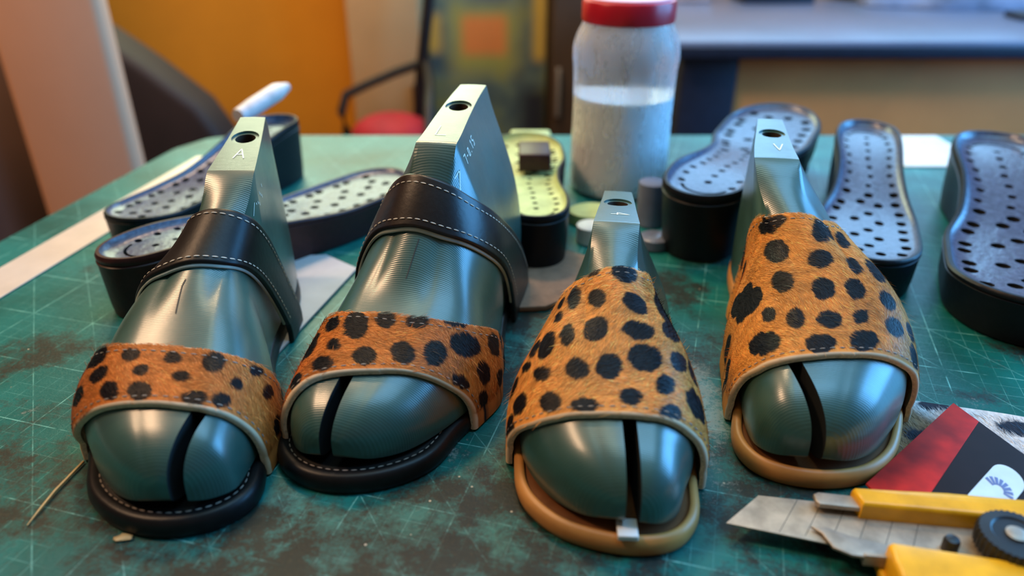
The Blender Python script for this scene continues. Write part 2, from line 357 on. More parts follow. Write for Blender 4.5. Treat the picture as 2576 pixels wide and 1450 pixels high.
LASTS = {
 1: {'L': 0.2544, 'W': 1.0255, 'HW': 0.8718, 'sf': 0.6217, 'sb': 0.8876, 'zf': 0.1071, 'zb': 0.1174, 'zs': 1.168, 'wt': 0.0108, 'wtb': -0.5095, 'xo': 0.0129, 'xs': -0.0029, 'z0': 0.011, 'lift': 0.0057, 'bend': -0.0095, 'rot': 0.0004, 'x1': 0.2082, 'x2': 0.933, 'z1': 0.7465, 'z2': 0.3175, 'zt': 0.667, 'x': -0.1718, 'y': 0.258, 'mir': 1.0, 'i': [0.986, 1.042, 1.05, 0.989, 1.008, 0.984, 0.986, 0.987, 1.007, 0.977, 0.968, 0.966, 0.977], 'o': [0.888, 0.985, 0.989, 1.018, 1.087, 0.989, 1.048, 1.042, 0.974, 0.972, 0.988, 0.982, 1.0]},
 2: {'L': 0.2585, 'W': 1.0987, 'HW': 1.1337, 'sf': 0.543, 'sb': 0.8845, 'zf': 0.1221, 'zb': 0.132, 'zs': 1.0366, 'wt': 0.0103, 'wtb': -0.3121, 'xo': -0.0044, 'xs': 0.0034, 'z0': 0.011, 'lift': 0.0057, 'bend': -0.0231, 'rot': -0.1275, 'x1': 0.2719, 'x2': 1.192, 'z1': 0.7576, 'z2': 0.5165, 'zt': 0.5991, 'x': -0.0755, 'y': 0.287, 'mir': -1.0, 'i': [0.977, 0.956, 0.941, 0.951, 0.965, 0.995, 1.038, 1.071, 1.025, 1.011, 1.006, 1.008, 0.997], 'o': [1.192, 0.978, 0.972, 0.937, 0.997, 1.081, 1.043, 1.004, 1.005, 0.986, 0.977, 1.024, 1.006]},
 3: {'L': 0.2352, 'W': 1.0372, 'HW': 1.093, 'sf': 0.5874, 'sb': 0.8836, 'zf': 0.0899, 'zb': 0.0804, 'zs': 1.0859, 'wt': 0.0106, 'wtb': -0.3833, 'xo': -0.0038, 'xs': -0.0046, 'z0': 0.011, 'lift': 0.0026, 'bend': 0.0042, 'rot': -0.1599, 'x1': 0.1573, 'x2': 0.8981, 'z1': 0.6005, 'z2': 0.284, 'zt': 0.6403, 'x': 0.0369, 'y': 0.2481, 'mir': 1.0, 'i': [1.097, 0.964, 0.931, 0.918, 1.008, 1.014, 1.056, 1.026, 1.047, 1.016, 1.012, 0.996, 0.996], 'o': [1.104, 0.978, 0.983, 0.971, 0.963, 0.965, 0.965, 0.996, 0.986, 0.988, 0.981, 0.961, 0.956]},
 4: {'L': 0.2585, 'W': 1.0309, 'HW': 0.9706, 'sf': 0.605, 'sb': 0.8959, 'zf': 0.1059, 'zb': 0.1069, 'zs': 1.205, 'wt': 0.0107, 'wtb': -0.4533, 'xo': 0.0189, 'xs': -0.0083, 'z0': 0.011, 'lift': 0.0059, 'bend': 0.0008, 'rot': -0.1461, 'x1': 0.2674, 'x2': 1.2039, 'z1': 0.773, 'z2': 0.4534, 'zt': 0.7057, 'x': 0.16, 'y': 0.2855, 'mir': -1.0, 'i': [0.963, 1.016, 0.982, 0.936, 0.917, 0.927, 1.029, 0.997, 0.99, 0.994, 0.942, 0.927, 0.979], 'o': [0.867, 0.993, 0.977, 0.959, 1.039, 1.062, 1.081, 1.068, 1.024, 0.982, 1.003, 1.001, 0.984]},
}
SPOTS = {
 '1L': [[240,-411,228,-389,212,-400,208,-456,215,-528,238,-606,247,-594,263,-583,253,-483],[212,-139,203,-144,198,-172,198,-222,205,-256,215,-272,223,-256,225,-211,220,-167],[200,111,190,100,188,67,190,28,198,0,205,0,212,22,212,61,208,94],[210,411,195,400,182,356,180,294,190,250,203,239,217,267,223,322,220,378],[250,700,238,683,225,644,220,606,223,583,230,583,238,606,247,650,255,689],[188,578,177,567,170,539,168,506,170,478,177,478,185,494,193,533,193,561],[247,828,233,817,217,794,208,761,208,733,215,722,228,733,240,761,250,806],[193,-350,182,-350,173,-378,170,-433,175,-483,188,-511,198,-494,200,-444,200,-389],[177,-67,170,-78,165,-106,165,-144,170,-172,177,-178,185,-156,188,-122,185,-89],[160,172,152,156,150,122,152,83,158,56,165,56,170,83,173,122,168,156],[188,-583,175,-567,168,-594,165,-644,175,-711,193,-761,195,-733,203,-706,198,-639],[147,-283,135,-283,125,-317,125,-372,135,-422,147,-433,160,-411,165,-367,160,-317],[130,-56,118,-72,110,-122,115,-183,128,-222,140,-217,150,-172,150,-117,143,-72],[120,344,110,322,105,250,105,167,113,128,120,128,128,167,130,239,128,317],[140,528,128,517,118,472,113,411,118,372,128,367,138,400,145,450,147,506],[340,1000,312,1000,297,1000,290,983,280,939,295,922,335,950,380,1000,367,1000],[240,989,225,1000,212,994,200,967,195,928,203,900,215,894,230,917,240,956],[173,-850,170,-861,168,-867,168,-861,173,-850,175,-839,177,-828,177,-828,175,-833],[405,989,383,972,338,922,312,883,302,856,307,850,328,872,365,922,405,978]],
 '2L': [[302,606,285,561,280,578,285,628,278,622,280,622,288,622,297,622,302,611],[245,328,233,294,220,294,212,322,217,383,230,439,247,467,258,450,255,389],[223,67,200,50,185,72,190,139,210,206,235,256,255,244,258,183,245,117],[240,-89,228,-89,217,-67,220,-17,230,28,242,50,255,39,258,-6,253,-50],[253,-294,240,-300,230,-267,228,-211,235,-161,247,-139,258,-161,263,-206,260,-261],[290,-544,283,-528,270,-483,263,-422,260,-383,265,-372,275,-406,285,-461,292,-517],[240,583,205,467,180,439,163,456,168,544,195,650,208,644,225,628,242,622],[173,167,163,161,158,183,160,233,170,289,182,317,188,294,188,244,182,194],[150,-111,135,-122,125,-89,128,-28,138,33,152,61,165,44,168,-6,163,-67],[160,-372,147,-350,145,-289,155,-211,173,-161,188,-161,193,-206,188,-278,175,-344],[208,-517,190,-539,173,-522,165,-472,173,-411,190,-372,210,-372,220,-411,217,-467],[263,-689,242,-672,225,-611,220,-533,230,-478,245,-467,260,-511,270,-583,273,-650],[350,-856,315,-822,290,-789,278,-750,278,-706,288,-678,305,-689,325,-733,348,-811],[463,-1000,435,-1000,330,-894,333,-889,440,-1000,440,-972,463,-972,492,-994,487,-1000],[125,139,115,139,107,172,110,256,120,333,135,372,143,339,143,261,138,183],[260,-833,253,-867,240,-867,230,-833,228,-783,235,-744,247,-728,258,-744,263,-783],[198,-800,188,-783,175,-739,173,-683,175,-644,182,-639,190,-672,198,-722,200,-772],[118,472,105,428,92,428,85,467,88,528,100,589,128,672,140,661,128,550],[242,-967,242,-1000,233,-1000,217,-967,210,-922,212,-889,220,-878,230,-889,240,-928],[310,-967,307,-994,302,-1000,283,-961,278,-922,278,-883,288,-878,297,-894,312,-939]],
 '3L': [[463,-83,455,-89,450,-111,450,-144,455,-172,463,-183,470,-172,470,-139,468,-106],[453,150,435,111,425,50,432,0,448,-22,463,-11,470,39,473,106,468,150],[705,806,440,461,435,389,453,356,505,417,585,528,688,656,728,750,733,811],[450,-294,435,-261,410,-261,385,-278,372,-306,380,-339,405,-361,438,-367,453,-333],[385,-61,370,-78,362,-111,370,-144,390,-172,408,-167,415,-139,413,-100,400,-72],[375,211,357,144,357,89,367,44,385,28,398,50,405,106,405,161,393,194],[450,-428,435,-411,420,-417,410,-428,410,-450,417,-467,438,-478,453,-472,455,-450],[390,-417,378,-400,362,-394,350,-400,350,-422,357,-444,378,-467,393,-467,398,-444],[405,-511,385,-489,360,-472,348,-483,345,-506,360,-539,395,-578,422,-583,420,-550],[333,-322,320,-289,300,-272,285,-283,278,-317,283,-350,295,-372,315,-372,330,-356],[335,-78,318,-56,297,-72,285,-117,283,-167,292,-206,312,-211,333,-172,340,-122],[318,250,302,200,295,133,300,61,310,22,323,28,333,78,335,150,333,233],[350,506,320,406,320,350,330,311,350,322,372,378,723,906,390,517,378,539],[328,-439,307,-406,285,-411,270,-450,265,-494,275,-528,295,-539,320,-528,335,-494],[427,-656,420,-656,393,-650,365,-644,355,-650,355,-650,362,-644,390,-650,417,-656],[328,-550,315,-533,302,-539,295,-567,297,-600,307,-628,330,-650,350,-650,340,-594],[228,-172,212,-189,203,-244,208,-294,223,-328,238,-328,250,-294,250,-239,242,-189],[233,28,215,6,203,-39,205,-94,220,-128,240,-128,255,-89,260,-33,250,11],[258,294,240,239,230,156,235,89,250,56,268,67,283,122,285,200,275,278],[268,489,255,428,255,378,268,356,283,372,295,422,305,483,305,539,288,533],[283,-600,275,-594,270,-606,270,-628,278,-661,292,-694,305,-706,302,-678,292,-633],[238,-433,225,-433,220,-467,223,-517,235,-561,247,-578,258,-561,255,-511,247,-461],[223,400,208,378,193,328,190,267,198,228,212,228,228,267,235,328,233,378],[280,-733,265,-711,263,-744,290,-839,288,-850,288,-844,295,-833,300,-811,302,-789],[173,150,160,133,150,89,150,39,160,6,173,6,185,39,188,89,185,133],[203,-594,188,-589,180,-628,188,-706,210,-783,265,-889,263,-844,235,-728,217,-644],[173,-383,155,-383,145,-422,145,-478,158,-528,173,-539,188,-522,190,-472,185,-417],[145,-122,138,-144,133,-211,135,-283,145,-328,152,-317,160,-267,160,-194,155,-139],[165,478,150,450,138,383,138,317,145,278,160,289,170,333,177,400,177,461],[238,778,205,667,195,567,205,500,220,489,235,533,253,644,265,750,247,767],[297,711,280,644,280,583,292,550,315,572,333,617,325,639,312,672,302,700],[177,-750,170,-756,170,-794,190,-878,215,-939,217,-933,228,-928,240,-922,193,-789],[278,-872,275,-878,268,-889,260,-906,253,-911,255,-911,260,-900,270,-889,275,-878]],
 '4L': [[455,89,445,117,440,172,445,283,465,378,482,389,475,278,470,172,465,117],[393,-67,390,-22,403,-11,422,-28,440,-72,458,-150,465,-233,448,-233,413,-133],[405,-278,403,-244,413,-233,430,-250,448,-283,458,-322,458,-356,440,-344,417,-311],[408,-378,403,-350,410,-333,427,-350,450,-389,475,-456,468,-461,455,-467,435,-444],[540,617,497,578,485,606,520,694,618,822,650,844,670,833,660,789,620,728],[395,156,378,172,360,261,360,339,378,394,403,406,417,356,422,261,415,172],[352,-72,338,-33,328,28,330,83,343,106,360,83,370,33,372,-28,367,-72],[328,-228,325,-189,333,-161,348,-156,370,-211,378,-244,375,-278,360,-283,340,-261],[330,-406,325,-367,335,-333,355,-333,380,-372,403,-439,408,-494,393,-511,355,-461],[422,594,395,572,380,606,380,661,408,728,642,956,657,939,638,883,568,789],[297,244,283,272,278,328,288,394,307,428,328,417,335,367,330,300,318,256],[270,-11,258,28,258,78,268,117,285,128,300,100,307,44,300,0,288,-22],[270,-189,263,-144,270,-106,285,-83,302,-94,312,-139,312,-189,300,-217,283,-217],[318,522,292,517,280,572,292,672,348,783,415,839,417,794,383,689,345,583],[275,-456,265,-411,268,-361,280,-328,292,-328,302,-361,305,-411,300,-456,288,-472],[235,400,225,417,225,456,233,500,247,528,260,533,263,500,258,456,247,417],[215,167,198,178,190,222,195,283,210,317,228,317,238,278,240,228,230,183],[212,-67,200,-50,193,0,195,56,208,94,223,89,233,50,233,-6,228,-56],[233,-250,223,-239,215,-200,212,-161,220,-139,233,-139,242,-161,247,-200,242,-233],[230,-528,215,-478,212,-417,220,-378,233,-367,245,-394,253,-450,253,-506,245,-544],[247,633,245,656,263,722,305,806,348,850,357,844,335,794,297,722,265,656],[168,356,152,378,147,461,163,572,195,661,217,667,217,600,205,500,188,406],[158,-50,140,-33,130,22,133,94,145,144,163,156,175,111,177,44,173,-17],[185,-333,168,-322,152,-267,152,-189,160,-139,177,-128,193,-161,200,-228,198,-300],[225,-778,225,-772,195,-644,198,-583,212,-578,233,-628,263,-739,250,-756,235,-772],[315,867,285,839,263,839,273,894,325,978,350,1000,372,1000,403,1000,352,922],[147,561,138,561,135,606,145,678,163,739,175,756,175,722,168,661,158,594],[270,-728,263,-694,250,-617,255,-572,265,-567,278,-600,290,-667,283,-694,275,-717],[417,811,413,817,413,844,413,878,410,894,410,894,413,878,413,844,415,822],[210,944,255,1000,278,1000,305,1000,323,1000,297,972,233,900,205,889,195,906]],
}

# edge curves of every strap: (T, S) pairs for the front edge and for the back edge
EDGES = {
 '1L': ([(-1, .190), (-.87, .163), (-.7, .136), (-.52, .120), (-.34, .110), (-.15, .105), (-.02, .102), (.14, .099), (.35, .100), (.53, .108), (.68, .118), (.82, .129), (1, .142)],
        [(-1, .345), (-.58, .268), (-.36, .243), (-.17, .235), (0, .229), (.14, .226), (.31, .226), (.49, .236), (.7, .266), (.85, .30), (1, .325)]),
 '1B': ([(-1, .46), (-.7, .43), (-.41, .41), (-.24, .404), (-.08, .404), (.07, .409), (.18, .42), (.38, .447), (.61, .52), (.8, .585), (1, .64)],
        [(-1, .64), (-.6, .56), (-.18, .533), (-.04, .528), (.11, .529), (.23, .541), (.48, .60), (.7, .675), (1, .75)]),
 '2L': ([(-1, .196), (-.84, .178), (-.71, .161), (-.55, .146), (-.41, .135), (-.24, .122), (-.06, .110), (.13, .100), (.34, .090), (.49, .083), (.7, .078), (1, .075)],
        [(-1, .44), (-.74, .342), (-.56, .293), (-.43, .273), (-.28, .258), (-.13, .253), (.06, .256), (.26, .261), (.44, .273), (.62, .298), (1, .35)]),
 '2B': ([(-1, .65), (-.8, .545), (-.64, .482), (-.44, .44), (-.23, .421), (-.06, .415), (.14, .421), (.34, .438), (.6, .465), (1, .51)],
        [(-1, .86), (-.82, .755), (-.7, .652), (-.51, .535), (-.29, .497), (-.12, .488), (.06, .493), (.27, .510), (.6, .56), (1, .62)]),
 '3L': ([(-1, .205), (-.84, .178), (-.62, .142), (-.42, .129), (-.22, .126), (-.03, .127), (.16, .132), (.36, .139), (.58, .152), (.76, .17), (1, .19)],
        [(-1, .62), (-.7, .55), (-.48, .505), (-.36, .479), (-.2, .462), (-.05, .463), (.08, .470), (.18, .480), (.43, .54), (.7, .60), (1, .66)]),
 '4L': ([(-1, .228), (-.78, .203), (-.61, .175), (-.44, .157), (-.26, .143), (-.06, .131), (.12, .122), (.33, .118), (.58, .127), (.78, .152), (1, .18)],
        [(-1, .60), (-.7, .555), (-.46, .515), (-.28, .482), (-.13, .465), (0, .463), (.1, .469), (.2, .480), (.46, .53), (.74, .60), (1, .65)])}
SLITS = {1: ((.0207, .0036), (.0259, .0254)), 2: ((-.0156, .0015), (-.0116, .0271)), 3: ((.0160, .0026), (.0119, .0306)), 4: ((-.0128, .0031), (-.0215, .0304))}
def loc_of(L, p):
    """last frame -> frame of the object's Empty"""
    p = np.asarray(p, float); k = L.p; t = p[..., 1]/L.L
    return np.stack([(p[..., 0]+k['bend']*t**2)*k['mir'], p[..., 1], p[..., 2]+k['z0']+k['lift']*t**2], -1)
def fix(L, faces): return [tuple(reversed(f)) for f in faces] if L.p['mir'] < 0 else faces

def build_last(k, label):
    L = Last(LASTS[k]); p = L.p
    a = np.linspace(0, 1, 70); S = (1-np.cos(np.pi*a))/2; S = np.concatenate([S, [p['sf']-.004, p['sf'], p['sf']+.004, p['sb']-.004, p['sb']]]); S = np.unique(np.round(np.clip(S, 0, .9995), 5))
    T = np.concatenate([-np.linspace(1, .2, 27), np.linspace(-.2, .2, 13)[1:-1], np.linspace(.2, 1, 27)])
    SG, TG = np.meshgrid(S, T, indexing='ij'); V = loc_of(L, L.P(SG, TG)); nr, nc = SG.shape; V = V.reshape(-1, 3)
    F = grid_faces(nr, nc, 0, True)               # the closing column is the flat sole face
    F += [tuple(reversed(range(nc))), tuple(range((nr-1)*nc, nr*nc))]
    ob = meshobj('shoe_last', V, fix(L, F), [M['paint'], M['bore'], M['slit']], None)
    bm = bmesh.new(); bm.from_mesh(ob.data); bmesh.ops.remove_doubles(bm, verts=bm.verts, dist=2e-5); bmesh.ops.recalc_face_normals(bm, faces=bm.faces); bm.to_mesh(ob.data); bm.free()
    # bore and slit
    q = loc_of(L, L.P(p['sf']+(p['sb']-p['sf'])*.60, 0.)); tilt = math.atan2(p['zb']-p['zf'], (p['sb']-p['sf'])*L.L)
    cuts = []
    for r, d in ((.0062, .034), (.0084, .0011)):
        bm = bmesh.new(); bmesh.ops.create_cone(bm, cap_ends=True, segments=40, radius1=r, radius2=r, depth=d*2)
        for v in bm.verts: v.co = Matrix.Rotation(tilt, 3, 'X') @ v.co + Vector(q)
        for f in bm.faces: f.material_index = 1 if r < .007 else 0
        o = frombm('cutter', bm, [M['paint'], M['bore'], M['slit']], smooth=False); cuts.append(o)
    (x0, y0), (x1, y1) = SLITS[k]; an = math.atan2(x1-x0, y1-y0); bm = bmesh.new()
    g = bmesh.ops.create_cube(bm, size=1)['verts']; ln = .085
    for v in g: v.co = Matrix.Rotation(-an, 3, 'Z') @ Vector((v.co.x*.0066, (v.co.y+.5)*ln-.03, v.co.z*.16+.06)) + Vector((x0, y0, 0))
    for f in bm.faces: f.material_index = 2
    cuts.append(frombm('cutter', bm, [M['paint'], M['bore'], M['slit']], smooth=False))
    boolean(ob, cuts); ob.data.polygons.foreach_set('use_smooth', np.ones(len(ob.data.polygons), bool)); ob.data.set_sharp_from_angle(angle=math.radians(38))
    ob.location = (p['x'], p['y'], 0); ob.rotation_euler = (0, 0, p['rot']); tag(ob, label, 'shoe last', 'painted shoe lasts')
    return L, ob

def stroke_mesh(name, L, lines, wd, m, parent, lift=.00022):
    """thin marks on the last: lines are lists of (S, T)"""
    V = []; F = []
    for ln in lines:
        pts = []
        for (s0, t0), (s1, t1) in zip(ln, ln[1:]):
            for u in np.linspace(0, 1, 7)[:-1]: pts.append((s0+(s1-s0)*u, t0+(t1-t0)*u))
        pts.append(ln[-1]); A = np.array(pts); P = L.P(A[:, 0], A[:, 1]); N = L.N(A[:, 0], A[:, 1])
        d = np.gradient(P, axis=0); d /= np.linalg.norm(d, axis=1, keepdims=True)+1e-9; sd = np.cross(N, d)
        o = len(V); 
        for i in range(len(P)):
            for sg in (-1, 1): V.append(loc_of(L, P[i]+sd[i]*sg*wd/2+N[i]*lift))
        F += [(o+2*i, o+2*i+1, o+2*i+3, o+2*i+2) for i in range(len(P)-1)]
    return meshobj(name, V, F, m, parent)
GL = {'7': [[(0, 1), (.6, 1), (.25, 0)]], '-': [[(.1, .5), (.5, .5)]], '0': [[(.1, .1), (.1, .9), (.5, .9), (.5, .1), (.1, .1)]], '.': [[(.25, 0), (.35, .12)]], '1': [[(.1, .75), (.35, 1), (.35, 0)]],
      '5': [[(.55, 1), (.1, 1), (.1, .58), (.5, .5), (.5, .08), (.1, 0)]], '4': [[(.45, 0), (.45, 1), (0, .35), (.65, .35)]], 'A': [[(0, 0), (.3, 1), (.6, 0)], [(.12, .4), (.48, .4)]], 'V': [[(0, 1), (.3, 0), (.6, 1)]], 'L': [[(0, 1), (0, 0), (.5, 0)]]}
def text_strokes(txt, s, t, ds, dt, us, ut):
    """text at (s,t); (ds,dt) advances one glyph, (us,ut) points to the glyph top"""
    r = []
    for i, ch in enumerate(txt):
        for l in GL[ch]: r.append([(s+ds*(i*.85+x)+us*y, t+dt*(i*.85+x)+ut*y) for x, y in l])
    return r

def smooth01(x): x = np.clip(x, 0, 1); return x*x*(3-2*x)
def strap_off(T, base, flare): return base+flare*smooth01((np.abs(T)-.62)/.38)
def edge_s(key, T):
    f, b = EDGES[key]; f = np.array(f); b = np.array(b); return pchip(f[:, 0], f[:, 1], T), pchip(b[:, 0], b[:, 1], T)
def strap_point(L, S, T, off, flare):
    N = L.N(np.clip(S, .01, .99), T); N = N/np.linalg.norm(N, axis=-1, keepdims=True)
    low = smooth01((np.abs(T)-.75)/.25)[..., None]; N2 = N.copy(); N2[..., 2] = N[..., 2]*(1-low[..., 0])+.0*low[..., 0]
    return L.P(S, T)+N2*strap_off(T, off, flare)[..., None]
def taut_rows(A, nT, sg):
    """gaussian smoothing along the girth, ends kept, nudged outwards so it clears the ridge"""
    h = 2/(nT-1); k = int(3*sg/h); w_ = np.exp(-.5*(np.arange(-k, k+1)*h/sg)**2); w_ /= w_.sum(); B = np.concatenate([2*A[:1]-A[1:k+1][::-1], A, 2*A[-1:]-A[-k-1:-1][::-1]]); S_ = sum(w_[i]*B[i:i+nT] for i in range(2*k+1))
    return S_
def build_strap(name, L, key, mats, parent, thick, nT, nS, flare, lowz, colfun=None, bulge=0., taut=0.):
    T = np.linspace(-1, 1, nT); sf, sb = edge_s(key, T); V_ = np.linspace(0, 1, nS)
    SG = sf[:, None]+(sb-sf)[:, None]*V_[None]; TG = np.repeat(T[:, None], nS, 1)
    span = (sb-sf).mean()*L.L; r = np.minimum(V_, 1-V_)*span; rd = .0021 if colfun else .0011; e = np.where(r < rd, 1-np.sqrt(np.clip(1-(1-r/rd)**2, 0, 1)), 0)*(.0017 if colfun else .0009)
    out = strap_point(L, SG, TG, .0007+thick, flare); N = L.N(np.clip(SG, .01, .99), TG); out = out-N*e[None, :, None]
    if bulge: out = out+N*(bulge*np.sin(np.pi*V_))[None, :, None]
    inn = strap_point(L, SG, TG, .0007, flare)
    if taut:
        Nn = taut_rows(N, nT, taut); Nn /= np.linalg.norm(Nn, axis=-1, keepdims=True); out, inn = [taut_rows(A, nT, taut)+Nn*.0009 for A in (out, inn)]
    def ext(A, first, dx):
        a = A[0 if first else -1]; rows = []
        c = np.array([0, 0, 0]); sg = -1 if first else 1
        for z in lowz: q = a.copy(); q[:, 2] = z-L.p['z0']-L.p['lift']*(q[:, 1]/L.L)**2; q[:, 0] += sg*dx; rows.append(q)
        return rows
    eo0, eo1 = ext(out, True, .0006), ext(out, False, .0006); ei0, ei1 = ext(inn, True, .0006), ext(inn, False, .0006); ne = len(lowz)
    OUT = np.stack(eo0[::-1]+list(out)+eo1); INN = np.stack(ei0[::-1]+list(inn)+ei1); R = OUT.shape[0]
    V = np.concatenate([loc_of(L, OUT).reshape(-1, 3), loc_of(L, INN).reshape(-1, 3)]); n = R*nS
    F = grid_faces(R, nS, 0); F1 = [tuple(reversed(f)) for f in grid_faces(R, nS, n)]; E = []
    for i in range(R-1):
        a = i*nS; b = (i+1)*nS; E.append((a, b, b+n, a+n)); a += nS-1; b += nS-1; E.append((a, a+n, b+n, b))
    for j in range(nS-1):
        E.append((j, j+n, j+1+n, j+1)); a = (R-1)*nS+j; E.append((a, a+1, a+1+n, a+n))
    faces = [tuple(reversed(f)) for f in F+F1+E]; mi = [0]*len(F)+[1]*len(F1)+[2]*len(E)
    ob = meshobj(name, V, fix(L, faces), mats, parent, True, mi, angle=50)
    if colfun is not None:
        Sx = np.concatenate([SG[:1]]*ne+[SG]+[SG[-1:]]*ne); Tx = np.concatenate([TG[:1]]*ne+[TG]+[TG[-1:]]*ne)
        c = colfun(Sx, Tx, OUT); raw = np.clip((.0018-V_*span)/.0004+.5, 0, 1)+np.clip((.0008-(1-V_)*span)/.0004+.5, 0, 1); raw = np.clip(raw, 0, 1)[None, :, None]; c = (c*(1-raw)+np.array([.72, .52, .33])*raw).reshape(-1, 3); c = np.concatenate([c, c*0+.2]); ca = ob.data.color_attributes.new('coat', 'FLOAT_COLOR', 'POINT'); ca.data.foreach_set('color', np.concatenate([c, np.ones((len(c), 1))], 1).astype(np.float32).ravel())
    return ob
def vnoise(x, y, seed):
    """cheap smooth value noise for coat shading"""
    r = np.random.default_rng(seed); G = r.random((64, 64)); xi = np.floor(x).astype(int); yi = np.floor(y).astype(int); fx = smooth01(x-xi); fy = smooth01(y-yi)
    g = lambda a, b: G[a % 64, b % 64]
    return (g(xi, yi)*(1-fx)+g(xi+1, yi)*fx)*(1-fy)+(g(xi, yi+1)*(1-fx)+g(xi+1, yi+1)*fx)*fy
class Coat:
    def __init__(s, L, key, base, seed, extra=()):
        s.L = L; s.base = np.array(base); s.seed = seed; s.sp = []
        for q in SPOTS[key]:
            a = np.array(q, float).reshape(-1, 2)/1000; c = a.mean(0); P = s.m(a[:, 0], a[:, 1]); cp = P.mean(0); d = P-cp; an = np.arctan2(d[:, 1], d[:, 0]); rr = np.hypot(d[:, 0], d[:, 1]); o = np.argsort(an)
            s.sp.append((cp, an[o], np.minimum(rr[o], 1.5*np.median(rr))))
        keep = []
        for cp, an, rr in s.sp:
            if abs(cp[0])/.078 > .68: rr = np.minimum(rr, .0068)
            if any(np.linalg.norm(cp-a[0]) < .85*(np.median(rr)+np.median(a[2])) for a in keep): continue
            keep.append((cp, an, rr))
        s.sp = keep
        for (S, T, r) in extra:
            cp = s.m(np.array([S]), np.array([T]))[0]
            if any(np.linalg.norm(cp-a[0]) < a[2].mean()+r+.003 for a in s.sp): continue
            an = np.linspace(-3, 3, 9); s.sp.append((cp, an, r*(1+.35*np.sin(an*2+S*90+T*7)+.1*np.cos(3*an+T*20))))
    def m(s, S, T):
        # metric chart: distance along the last, and girth about the ridge
        T = np.asarray(T, float); S = np.asarray(S, float); g = .052; return np.stack([np.broadcast_to(T*g*1.5, S.shape), S*s.L.L], -1)
    def mask(s, S, T):
        P = s.m(S, T); m = np.zeros(S.shape); wob = (vnoise(P[..., 0]*900+40, P[..., 1]*900+40, s.seed)-.5)*.0009+(vnoise(P[..., 0]*330+9, P[..., 1]*330+4, s.seed+3)-.5)*.0009
        for cp, an, rr in s.sp:
            d = P-cp; r = np.hypot(d[..., 0], d[..., 1]); near = r < rr.max()+.004
            a = np.arctan2(d[..., 1], d[..., 0]); R = np.interp(a, np.concatenate([an-2*np.pi, an, an+2*np.pi]), np.tile(rr, 3)); v = np.clip((R-r+wob)/.0006+.5, 0, 1); m = np.maximum(m, np.where(near, v, 0))
        return m
    def color(s, S, T, P=None):
        k = s.mask(S, T)[..., None]; Pm = s.m(S, T); n = vnoise(Pm[..., 0]*160+30, Pm[..., 1]*420+30, s.seed+1)[..., None]; n2 = vnoise(Pm[..., 0]*45+30, Pm[..., 1]*60+30, s.seed+2)[..., None]
        b = s.base*(.62+.42*n+.38*n2); return b*(1-k)+np.array([.0055, .0045, .006])*k
